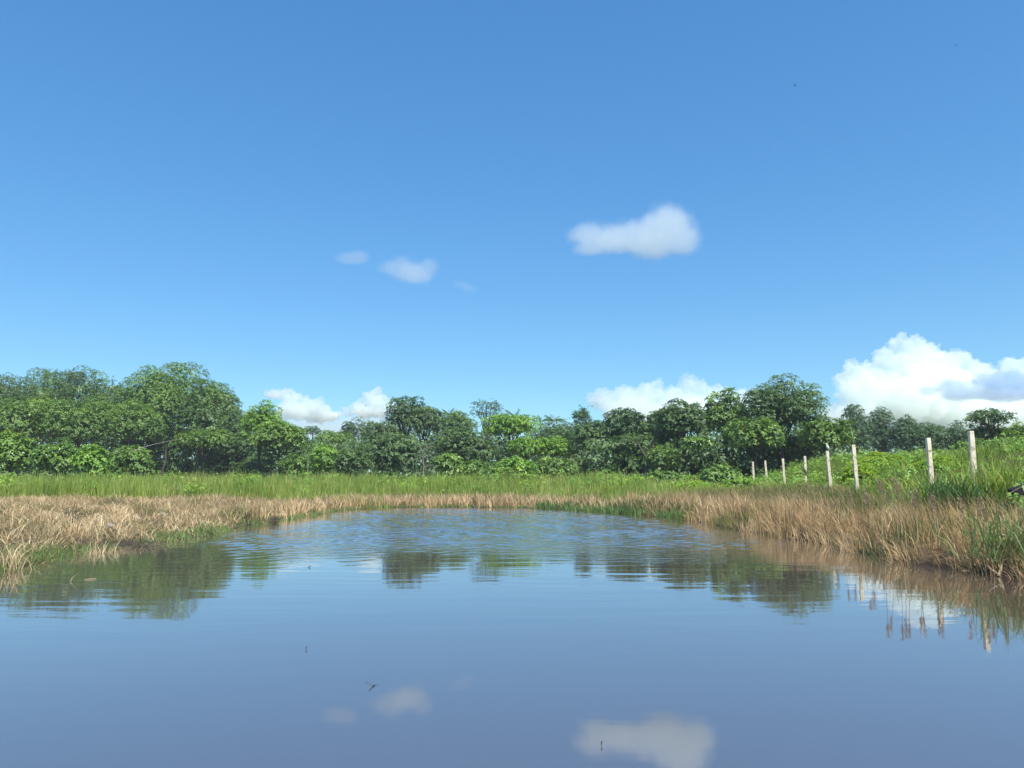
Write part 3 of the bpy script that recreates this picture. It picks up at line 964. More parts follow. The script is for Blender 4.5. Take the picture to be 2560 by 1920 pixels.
def weeds():
    """leafy weeds breaking up the green belt"""
    rng = np.random.default_rng(66)
    n = 420
    cx = np.concatenate([rng.uniform(-44, 16, 110), rng.uniform(8, 40, 310)])
    cy = np.concatenate([rng.uniform(38, 64, 110), rng.uniform(13, 56, 310)])
    k = np.where(np.arange(n) < 110, keep_green(cx, cy) & (pond_dist(cx, cy) > 4.5), keep_mound(cx, cy) & (cx > fence_x(cy) - .3))
    P, t = [], []
    for x, y in zip(cx[k], cy[k]):
        m_ = rng.integers(14, 50)
        r = rng.uniform(.25, .8)
        D = rng.normal(0, 1, (m_, 3)) * np.array([r, r, .18])
        D[:, 2] += rng.uniform(.6, 1.0) * (1 if x < 9 else .62)
        P.append(D + np.array([x, y, float(ground_z(np.array([x]), np.array([y]))[0])]))
        t.append(np.full(m_, rng.uniform(.2, .75)))
    P, t = np.concatenate(P), np.concatenate(t)
    V, T, ti = rosettes(P, rng.normal(0, .4, (len(P), 3)) + np.array([0, -.2, 1.0]), .12, .07, 5, rng, t)
    o = mesh_np("green_weeds", V, T, M['bright'], tint=ti)
    tag(o, "leafy weeds scattered through the green grass of the belt and the mound", "weeds", kind="stuff")


weeds()


# ------------------------------------------------------------------ palm crowns showing over the wood
def make_palm(px, py, Y, reach, seed, label):
    rng = np.random.default_rng(seed)
    c = at_depth(px, py, Y)
    gz = float(ground_z(np.array([c.x]), np.array([Y]))[0])
    root = empty("palm_tree", (c.x, Y, gz))
    tag(root, label, "palm tree", "palm crowns over the wood")
    Tubes().add([(0, 0, -.2), (.1, 0, (c.z - gz) * .5), (0, 0, c.z - gz)], [.10, .07, .05], 8).build("trunk", M['bark'], root)
    for k in range(13):
        a = k / 13 * 6.283 + rng.normal(0, .2)
        el = rng.uniform(.2, 1.1)
        L_ = reach * rng.uniform(.8, 1.15)
        V, T, ti = [], [], []
        prev = None
        s = 12
        for j in range(s):
            f = (j + 1) / s
            p = np.array([math.cos(a) * L_ * f * math.cos(el), math.sin(a) * L_ * f * math.cos(el), (c.z - gz) + L_ * f * math.sin(el) - .28 * L_ * f * f])
            side = np.array([-math.sin(a), math.cos(a), 0])
            ln = .22 * L_ * math.sin(math.pi * min(1, .12 + f * .86)) + .05
            fw = np.array([math.cos(a), math.sin(a), 0]) * ln * .55
            for sg in (-1, 1):
                tip = p + side * sg * ln * .8 + fw + np.array([0, 0, -.35 * ln])
                w_ = np.array([math.cos(a), math.sin(a), 0]) * .05 * reach
                n0 = len(V)
                V += [p - w_, p + w_, tip]
                T.append((n0, n0 + 1, n0 + 2))
                ti += [.45 + rng.normal(0, .08)] * 3
        mesh_np("frond", np.array(V), np.array(T), M['blue'], root, tint=np.array(ti))


make_palm(1122, 1036, 112, 2.0, 1, "palm like spiky crown behind the soft green tree left of the middle")
make_palm(1290, 1044, 106, 2.2, 2, "palm crown with raised fronds behind the bright round tree")
make_palm(1385, 1052, 106, 2.2, 3, "palm crown with raised fronds left of the slim bluish tree")
make_palm(1352, 1054, 110, 1.8, 4, "smaller palm crown, middle one of the three over the wide grey green tree")


# feathery low shrubs on the mound and by the far shore: flat layered sprays
def make_feather_bush(px, top, Y, w_px, h, seed, label, mat='fern'):
    rng = np.random.default_rng(seed)
    p = at_depth(px, top, Y)
    gz = float(ground_z(np.array([p.x]), np.array([Y]))[0])
    R = w_px / F * Y / 2
    H = max(p.z - gz, .5)
    root = empty("feathery_bush", (p.x, Y, gz))
    tag(root, label, "bush", "feathery bushes on the mound")
    n = int(150 * R * R) + 60
    rr = np.sqrt(rng.uniform(0, 1, n))
    th = rng.uniform(0, 6.283, n)
    X, Yv = rr * np.cos(th) * R, rr * np.sin(th) * R * .8
    Z = H * (1 - .75 * rr ** 2) * rng.uniform(.55, 1.0, n)
    C = np.stack([X, Yv, Z], 1)
    V, T, ti = rosettes(C, np.stack([X * .3, Yv * .3, np.full(n, 1.2)], 1) + rng.normal(0, .2, (n, 3)), .30, .06, 9, rng, .45 + rng.normal(0, .13, n), up=(-.1, .35), droop=.25)
    mesh_np("foliage", V, T, M[mat], root, tint=ti)
    tb = Tubes()
    for k in range(9):
        j = rng.integers(0, n)
        e = Vector(tuple(C[j]))
        tb.add([(0, 0, -.1), (e.x * .35, e.y * .35, e.z * .6), e], [.025, .016, .006], 5)
    tb.build("stem", M['bark'], root)


make_feather_bush(2190, 1128, 38, 130, 1, 11, "feathery light green bush on the mound right of the sixth post")
make_feather_bush(2262, 1136, 36, 110, 1, 12, "feathery light green bush on the mound, nearer the seventh post")
make_feather_bush(2150, 1150, 33, 90, 1, 13, "small feathery bush close behind the sixth post")
make_feather_bush(1740, 1202, 44, 110, 1, 14, "feathery flat topped bush at the far shore left of the posts")
make_feather_bush(1810, 1212, 42, 100, 1, 15, "feathery low bush between the far shore and the farthest posts")
make_feather_bush(2350, 1150, 30, 120, 1, 16, "feathery bush on the mound behind the two nearest posts")
make_feather_bush(1690, 1212, 46, 90, 1, 17, "feathery low bush at the right end of the green belt")


# ------------------------------------------------------------------ bare dead tree, pale stems and leaning poles
def bare_tree(px, base_y, Y, label, seed, hpx=85, name="dead_tree"):
    rng = np.random.default_rng(seed)
    s = hpx / F * Y
    p = at_depth(px, base_y, Y)
    gz = float(ground_z(np.array([p.x]), np.array([Y]))[0])
    root = empty(name, (p.x, Y, gz))
    tag(root, label, "dead tree")
    H = at_depth(px, base_y - hpx, Y).z - gz
    tb = Tubes()
    tb.add([(0, 0, -.1), (.03 * s, 0, H * .45), (0, 0, H * .66), (.14 * s, 0, H * .83), (.26 * s, .1, H)], [.045, .036, .03, .02, .008], 7)
    tb.build("trunk", M['bark_pale'], root)
    for (z0, dx, dz) in ((.62, -.42, .10), (.64, .52, .07), (.80, .34, .05), (.50, -.36, .08), (.42, .40, .02), (.72, -.20, .20)):
        st = Vector((.02 * s, 0, H * z0))
        e = st + Vector((dx * s, rng.normal(0, .2), dz * s + .05))
        Tubes().add([st, st.lerp(e, .5) + Vector((0, 0, .05 * s)), e], [.02, .014, .005], 5).build("branch", M['bark_pale'], root)


bare_tree(1056, 1195, 63, "bare pale dead tree with crooked branches before the dark shade, left of the middle", 1, 95)
bare_tree(1090, 1192, 64, "small bare forked dead tree right of the crooked dead tree", 2, 60)


def pole(name, p0, p1, r0, r1, mat, label, cat, bend=.0, seed=0, part=None):
    p0, p1 = Vector(p0), Vector(p1)
    mid = p0.lerp(p1, .5) + Vector((0, 0, bend))
    o = Tubes().add([Vector((0, 0, 0)), (p0.lerp(mid, .5) + mid.lerp(mid, 1)) / 2 - p0 if False else p0.lerp(mid, .5) - p0 + Vector((0, 0, bend * .25)), mid - p0, mid.lerp(p1, .5) - p0 + Vector((0, 0, bend * .25)), p1 - p0],
                    [r0, r0 * .8 + r1 * .2, (r0 + r1) / 2, r0 * .25 + r1 * .75, r1], 7).build(name, M[mat])
    o.location = p0
    tag(o, label, cat)
    return o


pole("leaning_pole", at_depth(322, 1130, 62), at_depth(450, 1098, 66), .032, .014, 'bark_pale',
     "long thin pale pole leaning across the dark shade under the big dome tree", "pole", .12)
for px, t, b_, Y, lab in ((771, 1120, 1195, 66, "upright slim pale stem among the bushes left of the middle"),
                          (1511, 1165, 1205, 66, "slim pale trunk, left one of the two under the dark low tree"),
                          (1561, 1172, 1205, 65, "slim pale trunk, right one of the two under the dark low tree"),
                          (1456, 1180, 1206, 66, "short pale dead stump below the grey green tree with slim trunks")):
    e = at_depth(px, t, Y)
    g = float(ground_z(np.array([e.x]), np.array([Y]))[0])
    pole("bare_stem", (e.x, Y, g - .1), e, .04, .025, 'bark_pale', lab, "tree stem", 0)
e = at_depth(412, 1100, 92)
ct = Vector((e.x - .3, 92, .5))
o = Tubes().add([(0, 0, 0), (.05, 0, 1.0), (.30, 0, 2.0), (.55, 0, 3.0), (.50, 0, 4.2), (.75, 0, e.z - .3)], [.20, .17, .15, .14, .12, .09], 8).build("crooked_trunk", M['bark'])
o.location = ct
tag(o, "crooked grey trunk in the dark shade under the big dome tree", "tree trunk")
e = at_depth(1640, 1080, 66)
t_ = empty("forked_trunk", (at_depth(1612, 1200, 66).x, 66, .7))
tag(t_, "dark leaning forked trunk in the shade right of the middle", "tree trunk")
q0 = Vector((0, 0, 0)); q1 = at_depth(1618, 1130, 66) - t_.location; q2 = at_depth(1650, 1075, 66) - t_.location; q3 = at_depth(1575, 1095, 66) - t_.location
Tubes().add([q0, q1 * .5, q1, q2], [.22, .19, .16, .08], 8).build("trunk", M['bark'], t_)
Tubes().add([q1 * .8, q1.lerp(q3, .5), q3], [.12, .09, .04], 7).build("branch", M['bark'], t_)

# ------------------------------------------------------------------ concrete fence posts
m, nt, out = new_mat("weathered_concrete")
N, L = nt.nodes, nt.links
tc = N.new("ShaderNodeTexCoord")
n1 = N.new("ShaderNodeTexNoise"); n1.inputs["Scale"].default_value = 9; n1.inputs["Detail"].default_value = 7
n2 = N.new("ShaderNodeTexNoise"); n2.inputs["Scale"].default_value = 2.2; n2.inputs["Detail"].default_value = 4
L.new(tc.outputs["Object"], n1.inputs["Vector"]); L.new(tc.outputs["Object"], n2.inputs["Vector"])
r1 = ramp(nt, [(.28, (.36, .28, .18)), (.45, (.76, .65, .46)), (.75, (.88, .79, .60))])
r2 = ramp(nt, [(.3, (.74, .73, .70)), (.55, (1, 1, 1))])
L.new(n1.outputs["Fac"], r1.inputs[0]); L.new(n2.outputs["Fac"], r2.inputs[0])
mx = N.new("ShaderNodeMix"); mx.data_type = 'RGBA'; mx.blend_type = 'MULTIPLY'; mx.inputs[0].default_value = 1
L.new(r1.outputs[0], mx.inputs[6]); L.new(r2.outputs[0], mx.inputs[7])
b = N.new("ShaderNodeBsdfPrincipled"); b.inputs["Roughness"].default_value = .9; b.inputs["Specular IOR Level"].default_value = .2
L.new(mx.outputs[2], b.inputs["Base Color"])
bp = N.new("ShaderNodeBump"); bp.inputs["Strength"].default_value = .5; bp.inputs["Distance"].default_value = .01
L.new(n1.outputs["Fac"], bp.inputs["Height"]); L.new(bp.outputs[0], b.inputs["Normal"])
L.new(b.outputs[0], out.inputs["Surface"])
M['concrete'] = m


def make_post(px, top, Y, w_, lean_px, label, seed):
    rng = np.random.default_rng(seed)
    p = at_depth(px, top, Y)
    xb = p.x + lean_px / F * Y
    gz = float(ground_z(np.array([xb]), np.array([Y]))[0])
    H = p.z - gz + .3
    bm = bmesh.new()
    lv = 9
    rings = []
    for k in range(lv + 1):
        f = k / lv
        s = w_ * .82 / 2 * (1.06 - .10 * f)
        cx = (p.x - xb) * f
        c = s * .82
        prof = [(-c, -s), (c, -s), (s, -c), (s, c), (c, s), (-c, s), (-s, c), (-s, -c)]
        j = .03 * w_
        rings.append([bm.verts.new((cx + a + rng.normal(0, j), bb + rng.normal(0, j), -.3 + H * f)) for a, bb in prof])
    for k in range(lv):
        for s in range(8):
            bm.faces.new((rings[k][s], rings[k][(s + 1) % 8], rings[k + 1][(s + 1) % 8], rings[k + 1][s]))
    tp = [bm.verts.new((v.co.x * .9 + (p.x - xb) * .1, v.co.y * .9, v.co.z + .012)) for v in rings[-1]]
    for s in range(8):
        bm.faces.new((rings[-1][s], rings[-1][(s + 1) % 8], tp[(s + 1) % 8], tp[s]))
    bm.faces.new(tp)
    bm.faces.new(rings[0][::-1])
    root = mesh_bm("fence_post", bm, M['concrete'])
    root.location = (xb, Y, gz)
    root.rotation_euler = (0, 0, -math.radians(9.7) + rng.normal(0, .05))
    tag(root, label, "fence post", "concrete posts in a row on the right bank")
    # short rusty tie stubs of the lost fence wire
    for z in (.55, .8):
        w2 = w_ * .82
        st = Tubes().add([(-w2 * .56, -w2 * .1, (H - .3) * z), (-w2 * .56, -w2 * .56, (H - .3) * z + .004), (w2 * .1, -w2 * .58, (H - .3) * z)], [.004, .004, .003], 5)
        st.build("wire_tie", M['wire'], root)
    return root


POSTS = [(1882, 1155, 54.0, .155, 1, "farthest concrete post, low at the left end of the row under hanging leaves"),
         (1913, 1152, 50.0, .150, 3, "concrete post second from the left end of the row"),
         (1957, 1147, 45.0, .150, 3, "concrete post third from the left end of the row"),
         (2012, 1141, 39.6, .148, -1, "concrete post with a dark bent frond across it, fourth from the left"),
         (2068, 1128, 31.5, .150, 5, "concrete post with the white bird standing on it"),
         (2133, 1113, 26.0, .140, 6, "concrete post just right of the one with the white bird"),
         (2320, 1096, 21.7, .142, 2, "tall concrete post standing alone, second nearest to the camera"),
         (2427, 1079, 18.7, .146, 0, "nearest and tallest looking concrete post, rightmost of the row")]
post_objs = []
for i, (px, t, Y, w_, ln, lab) in enumerate(POSTS):
    post_objs.append(make_post(px, t, Y, w_, ln, lab, 40 + i))

# one slack strand left between three posts
a, b_, c = at_depth(1957, 1152, 45), at_depth(2012, 1147, 39.6), at_depth(2068, 1150, 31.5)
o = Tubes().add([a, a.lerp(b_, .5) - Vector((0, 0, .06)), b_, b_.lerp(c, .5) - Vector((0, 0, .08)), c], [.006] * 5, 5, cap=True).build("fence_wire", M['wire'])
tag(o, "thin slack wire strung from the third post past the fourth to the fifth", "wire")

# bent frond across the fourth post
p0, p1, p2 = at_depth(2000, 1163, 39.3), at_depth(2010, 1172, 39.2), at_depth(2016, 1190, 39.2)
o = Tubes().add([p0, p1, at_depth(2014, 1180, 39.15), p2], [.02, .045, .06, .02], 6).build("bent_frond", M['twig'])
tag(o, "dark brown bent dead frond hanging across the fourth post", "frond")


# ------------------------------------------------------------------ white bird on the fifth post
def loft(rings, mat, name, parent):
    """closed skin over rings given as (centre, radius y, radius z, tilt)"""
    bm = bmesh.new()
    R_ = []
    for (c, ra, rb, d) in rings:
        d = Vector(d).normalized()
        u = Vector((0, 1, 0))
        v = d.cross(u).normalized()
        R_.append([bm.verts.new(Vector(c) + u * ra * math.cos(k * math.pi / 5) + v * rb * math.sin(k * math.pi / 5)) for k in range(10)])
    for i in range(len(R_) - 1):
        for k in range(10):
            bm.faces.new((R_[i][k], R_[i][(k + 1) % 10], R_[i + 1][(k + 1) % 10], R_[i + 1][k]))
    bm.faces.new(R_[0][::-1])
    bm.faces.new(R_[-1])
    bmesh.ops.recalc_face_normals(bm, faces=bm.faces)
    return mesh_bm(name, bm, mat, parent, smooth=True)


pt = at_depth(2068, 1128, 31.5)
bird = empty("egret", (pt.x, 31.5, pt.z + .012), math.radians(195))
tag(bird, "white egret standing hunched on top of a concrete post", "bird")
loft([((-.075, 0, .045), .006, .006, (.3, 0, 1)), ((-.065, 0, .085), .028, .018, (.3, 0, 1)), ((-.035, 0, .13), .046, .040, (.3, 0, 1)),
      ((-.015, 0, .175), .050, .046, (.2, 0, 1)), ((-.005, 0, .215), .042, .040, (.1, 0, 1)), ((0, 0, .245), .027, .029, (0, 0, 1)),
      ((.004, 0, .268), .021, .023, (.2, 0, 1)), ((.016, 0, .290), .025, .027, (.5, 0, 1)), ((.034, 0, .305), .021, .022, (1, 0, .4)), ((.055, 0, .303), .009, .009, (1, 0, -.1))],
     M['bird_white'], "body", bird)
loft([((.050, 0, .303), .008, .007, (1, 0, -.1)), ((.078, 0, .299), .005, .004, (1, 0, -.1)), ((.105, 0, .294), .001, .001, (1, 0, -.1))], M['bill'], "bill", bird)
for s in (-1, 1):
    loft([((-.085, s * .016, .05), .004, .006, (.3, 0, 1)), ((-.060, s * .036, .10), .008, .024, (.3, 0, 1)), ((-.035, s * .046, .15), .009, .034, (.3, 0, 1)), ((-.015, s * .046, .195), .006, .022, (.2, 0, 1))], M['bird_white'], "wing", bird)
    Tubes().add([(-.030, s * .018, .10), (-.022, s * .018, .05), (-.028, s * .018, 0), (.015, s * .020, .001)], [.006, .0045, .0045, .003], 6).build("leg", M['bird_dark'], bird)


# ------------------------------------------------------------------ dark birds in the sky
def flyer(name, px, py, Y, span, mat, label, cat, rz, roll=0, group=None, up=.16):
    p = at_depth(px, py, Y)
    root = empty(name, p, rz)
    root.rotation_euler = (0, roll, rz)
    tag(root, label, cat, group)
    b = span * .5
    loft([((-.24 * span, 0, 0), .004 * span, .003 * span, (1, 0, 0)), ((-.16 * span, 0, 0), .035 * span, .012 * span, (1, 0, 0)), ((0, 0, 0), .05 * span, .045 * span, (1, 0, 0)),
          ((.12 * span, 0, .01 * span), .04 * span, .038 * span, (1, 0, 0)), ((.19 * span, 0, .015 * span), .026 * span, .026 * span, (1, 0, 0)), ((.25 * span, 0, .012 * span), .004 * span, .004 * span, (1, 0, 0))],
         mat, "body", root)
    for s in (-1, 1):
        V, T = [], []
        sec = [(0.03, .13, -.06, 0), (.22, .15, -.05, up * .55), (.38, .10, -.06, up * .8), (.5, -.02, -.07, up)]
        for (yy_, le, te, zz_) in sec:
            V += [(le * span, s * yy_ * span, zz_ * span), (te * span, s * yy_ * span, zz_ * span), ((le * .4 + te * .6) * span, s * yy_ * span, zz_ * span + .012 * span)]
        for k in range(3):
            a_ = k * 3
            for (i0, i1) in ((0, 1), (1, 2), (2, 0)):
                T += [(a_ + i0, a_ + i1, a_ + 3 + i1), (a_ + i0, a_ + 3 + i1, a_ + 3 + i0)]
        T += [(9, 10, 11), (0, 2, 1)]
        mesh_np("wing", np.array(V), np.array(T), mat, root)
    return root


flyer("flying_bird", 1988, 214, 150, .95, M['bird_dark'], "small dark bird high in the blue above the single cloud", "bird", 2.5, .3, "dark birds in the sky")
flyer("flying_bird", 2391, 113, 160, .85, M['bird_dark'], "small dark bird near the top right corner of the sky", "bird", 1.2, .1, "dark birds in the sky")
flyer("flying_bird", 1300, 375, 260, .7, M['bird_dark'], "tiny dark speck of a bird high in the middle of the sky", "bird", .5, .1, "dark birds in the sky")
flyer("flying_bird", 812, 1026, 180, .75, M['bird_dark'], "tiny dark bird in front of the left low cloud", "bird", 2.2, .1, "dark birds in the sky")
flyer("flying_bird", 854, 1026, 180, .75, M['bird_dark'], "tiny dark bird in the gap between the two low clouds", "bird", 1.0, .1, "dark birds in the sky")


# dragonfly skimming the near water
def dragonfly(px, py, Y, label):
    p = at_depth(px, py, Y)
    root = empty("dragonfly", p, math.radians(80))
    tag(root, label, "dragonfly")
    Tubes().add([(-.045, 0, -.004), (-.02, 0, 0), (.008, 0, .002), (.02, 0, .002), (.027, 0, .001)], [.0018, .002, .0045, .0045, .003], 6).build("body", M['bird_dark'], root)
    for s in (-1, 1):
        for x0 in (.004, .014):
            V = [(x0, s * .003, .004), (x0 + .006, s * .02, .010), (x0 + .004, s * .042, .016), (x0 - .004, s * .040, .0155), (x0 - .006, s * .02, .0095),
                 (x0, s * .003, .005), (x0 + .006, s * .02, .0108), (x0 + .004, s * .042, .0166), (x0 - .004, s * .040, .0161), (x0 - .006, s * .02, .0103)]
            T = [(0, 1, 4), (1, 2, 3), (1, 3, 4), (5, 9, 6), (6, 8, 7), (6, 9, 8)]
            for k in range(5):
                a_, b2 = k, (k + 1) % 5
                T += [(a_, a_ + 5, b2), (b2, a_ + 5, b2 + 5)]
            mesh_np("wing", np.array(V), np.array(T), M['wing'], root)


dragonfly(932, 1718, 3.6, "dragonfly with spread wings skimming the near water")


# drifting leaves on the water
def float_leaf(px, py, L_, rz, label):
    x, y = on_water(px, py)
    n = 7
    V, T = [], []
    for k in range(n):
        f = k / (n - 1)
        w_ = L_ * .2 * math.sin(math.pi * min(.98, f * .9 + .06))
        V += [((f - .5) * L_, -w_, .010 + .012 * f), ((f - .5) * L_, 0, .004 + .012 * f), ((f - .5) * L_, w_, .012 + .016 * f),
              ((f - .5) * L_, 0, .0 + .010 * f)]
    for k in range(n - 1):
        a_ = 4 * k
        for (i0, i1) in ((0, 1), (1, 2), (2, 3), (3, 0)):
            T += [(a_ + i0, a_ + i1, a_ + 4 + i1), (a_ + i0, a_ + 4 + i1, a_ + 4 + i0)]
    o = mesh_np("drifting_leaf", np.array(V), np.array(T), M['twig'])
    o.location = (x, y, .002)
    o.rotation_euler = (0, -.25, rz)
    tag(o, label, "leaf", "leaves drifting on the water")


float_leaf(774, 1419, .045, .15, "dark curled leaf drifting just right of the tree's reflection")
float_leaf(766, 1624, .022, 1.3, "tiny dark leaf drifting in the open water on the left")
float_leaf(1505, 1865, .012, .8, "tiny dark leaf drifting near the cloud's reflection at the bottom")


# ------------------------------------------------------------------ standing-out plants and litter on the banks
def tuft_thing(px, py, n, h, lean, w_, mat, label, cat, seed, spread=.12, name="grass_tuft", group=None, Y=None):
    global RNG
    keep = RNG
    RNG = np.random.default_rng(seed)
    if Y is None:
        x0, y0 = on_water(px, py, .2)
    else:
        p = at_depth(px, py, Y)
        x0, y0 = p.x, Y
    gz = float(ground_z(np.array([x0]), np.array([y0]))[0])
    a = RNG.uniform(0, 6.283, n)
    x, y = RNG.normal(0, spread, n), RNG.normal(0, spread, n)
    o = blades(name, x, y, h * RNG.uniform(.5, 1.15, n), w_ * RNG.uniform(.7, 1.3, n), lean * RNG.uniform(.35, 1.25, n), a, np.clip(RNG.normal(.55, .2, n), 0, 1), M[mat], z0=np.zeros(n))
    o.location = (x0, y0, gz)
    tag(o, label, cat, group)
    RNG = keep
    return o


STRAW = "straw coloured arching tufts on the left bank"
for k, (px, py, h_, lab) in enumerate((
        (25, 1395, .42, "arching straw coloured tuft at the left edge close to the water"),
        (60, 1372, .36, "arching straw tuft just behind the one at the left edge"),
        (105, 1345, .40, "straw tuft below the dark dead shrub, to its left"),
        (145, 1335, .38, "straw tuft directly below the dark dead shrub"),
        (250, 1358, .46, "wide fanning straw tuft at the water's edge right of the dead shrub"),
        (215, 1330, .32, "small straw tuft above the wide fanning one"),
        (300, 1335, .34, "straw tuft right of the wide fanning one"),
        (570, 1262, .42, "pale straw tuft farther along the left bank, near the green belt"))):
    tuft_thing(px, py, 60, h_, .30, .011, 'straw', lab, "grass tuft", 300 + k, group=STRAW)

# green clumps on the right bank
for k, (px, py, Y, n_, h_, mt_, lab) in enumerate((
        (2365, 1225, 17.6, 220, .95, 'grass_dark', "dark green grass clump between the two nearest posts"),
        (2415, 1240, 16.6, 170, .85, 'grass_dark', "dark green grass clump left below the nearest post"),
        (2475, 1200, 17.5, 240, 1.25, 'grass_green', "tall bright green grass clump right of the nearest post"),
        (2535, 1200, 17.0, 220, 1.2, 'grass_green', "tall green grass clump at the right edge of the photo"),
        (2320, 1225, 19.0, 190, 1.0, 'grass_green', "low green clump at the foot of the second nearest post"),
        (2060, 1228, 29.5, 150, .6, 'grass_dark', "leafy green clump at the foot of the post with the bird"),
        (2530, 1380, 11.8, 200, .75, 'sedge', "green clump standing in the dry grass at the lower right edge"))):
    tuft_thing(px, py, n_, h_, .5, .017 if Y < 13 else .026, mt_, lab, "grass clump", 330 + k, spread=.3, Y=Y, name="grass_clump", group="green clumps on the right bank")


# brown seed plumes standing over the right bank
def make_plume(px, py, Y, seed, label="brown feathery seed plume standing above the dry grass on the right bank", group="brown seed plumes on the right bank"):
    rng = np.random.default_rng(seed)
    p = at_depth(px, py, Y)
    gz = float(ground_z(np.array([p.x]), np.array([Y]))[0])
    H = max(p.z - gz, .5)
    lx = rng.normal(-.05, .06)
    root = empty("grass_plume", (p.x - lx, Y, gz))
    tag(root, label, "grass plume", group)
    Tubes().add([(0, 0, -.05), (lx * .35, 0, H * .55), (lx, 0, H)], [.006, .005, .003], 5).build("stalk", M['straw_stick'], root)
    n = 34
    f = rng.uniform(0, 1, n)
    L_ = .30
    C = np.stack([lx * (1 - L_ / H * (1 - f)), 0 * f, H - L_ * (1 - f) + .04], 1) + rng.normal(0, .012, (n, 3))
    V, T, ti = rosettes(C, np.tile(np.array([[-.25, 0, 1.0]]), (n, 1)) + rng.normal(0, .15, (n, 3)), .06, .010, 3, rng, .55 + rng.normal(0, .15, n), up=(.9, 1.35), droop=.1)
    mesh_np("seed_head", V, T, M['plume'], root, tint=ti)["kind"] = "stuff"


rp = np.random.default_rng(77)
PL = [(2198, 1203, 14.5), (2206, 1212, 14.6), (2232, 1202, 14.2), (2243, 1208, 14.4), (2250, 1218, 14.0), (2108, 1225, 17.5), (2125, 1232, 17.2), (2040, 1238, 19.5),
      (2010, 1240, 20.0), (1995, 1246, 20.4), (1972, 1236, 21.0), (1898, 1222, 23.5), (1890, 1230, 23.0), (2334, 1238, 13.4), (2325, 1246, 13.2), (2402, 1254, 12.8), (2290, 1228, 13.8),
      (2280, 1236, 13.6), (2160, 1232, 16.0), (2170, 1240, 15.8), (2085, 1245, 18.0), (2060, 1240, 18.8), (2447, 1258, 12.4), (2460, 1268, 12.2), (2490, 1275, 12.0), (1935, 1245, 22)]
for k, (px, py, Y) in enumerate(PL):
    make_plume(px, py, Y, 500 + k)
make_plume(432, 1190, 39, 560, "lone brown seed plume in the green belt below the big dome tree", "brown seed plumes on the left")


# dark dead shrub and root tangle on the left shore
def twig_shrub(px, py, R, H, n, seed, label, name="dead_shrub", z=.2, down=False):
    rng = np.random.default_rng(seed)
    x0, y0 = on_water(px, py, z)
    gz = max(float(ground_z(np.array([x0]), np.array([y0]))[0]), -.02)
    root = empty(name, (x0, y0, gz))
    tag(root, label, "dead shrub")
    for k in range(n):
        a = rng.uniform(0, 6.283)
        r = R * rng.uniform(.3, 1.1)
        h = H * rng.uniform(.4, 1.1) * (1 - .4 * (r / R) ** 2)
        e = Vector((math.cos(a) * r, math.sin(a) * r, max(h, .03)))
        s = Vector((rng.normal(0, .06), rng.normal(0, .06), -.03))
        q = s.lerp(e, .5) + Vector((rng.normal(0, .05), rng.normal(0, .05), (.12 if down else -.03) * H))
        tb = Tubes().add([s, q, e], [.011, .008, .003], 5)
        for j in range(3):
            f = rng.uniform(.4, .9)
            b0 = q.lerp(e, f)
            tb.add([b0, b0 + Vector((rng.normal(0, .12), rng.normal(0, .12), rng.uniform(.02, .16)))], [.006, .002], 4)
        tb.build("twig", M['twig'], root)


twig_shrub(176, 1308, .45, .62, 26, 1, "dark bare dead shrub among the dry grass on the left bank")
twig_shrub(684, 1306, .35, .22, 22, 2, "dark tangle of dead roots at the waterline on the left shore", name="root_tangle", z=.02, down=True)
twig_shrub(360, 1362, .5, .14, 20, 3, "low dark tangle of twigs along the waterline of the left bank", name="root_tangle", z=.03, down=True)


# pale stones on the left bank
def stone(px, py, s, seed, label):
    rng = np.random.default_rng(seed)
    x0, y0 = on_water(px, py, .25)
    gz = float(ground_z(np.array([x0]), np.array([y0]))[0])
    bm = bmesh.new()
    bmesh.ops.create_icosphere(bm, subdivisions=3, radius=1)
    off = Vector(rng.uniform(0, 50, 3))
    for v in bm.verts:
        f = 1 + .35 * mnoise.noise(v.co * 1.2 + off) + .12 * mnoise.noise(v.co * 3.5 + off)
        v.co = Vector((v.co.x * s[0], v.co.y * s[1], v.co.z * s[2])) * f
    o = mesh_bm("stone", bm, M['stone'], smooth=False)
    o.location = (x0, y0, gz + s[2] * .55)
    o.rotation_euler = (0, 0, rng.uniform(0, 3))
    tag(o, label, "stone", "pale stones in the dry grass of the left bank")


stone(408, 1283, (.22, .08, .07), 1, "pale slab like stone showing in the dry grass, highest of the stones")
stone(425, 1289, (.12, .08, .06), 2, "pale stone touching the right end of the slab like one")
stone(262, 1305, (.11, .09, .06), 3, "pale stone right of the dark dead shrub")
stone(278, 1312, (.12, .12, .09), 4, "small pale stone at the right of the pair beside the dead shrub")
stone(205, 1316, (.11, .10, .08), 5, "small grey stone at the foot of the dark dead shrub")
stone(248, 1297, (.12, .1, .08), 6, "small pale stone behind the pair beside the dead shrub")

# broken stalks at the lower right edge
def stalk(name, pts, r, mat, label, cat="stalk", group=None):
    pts = [Vector(p) for p in pts]
    o = Tubes().add([p - pts[0] for p in pts], list(np.linspace(r, r * .45, len(pts))), 6).build(name, M[mat])
    o.location = pts[0]
    tag(o, label, cat, group)


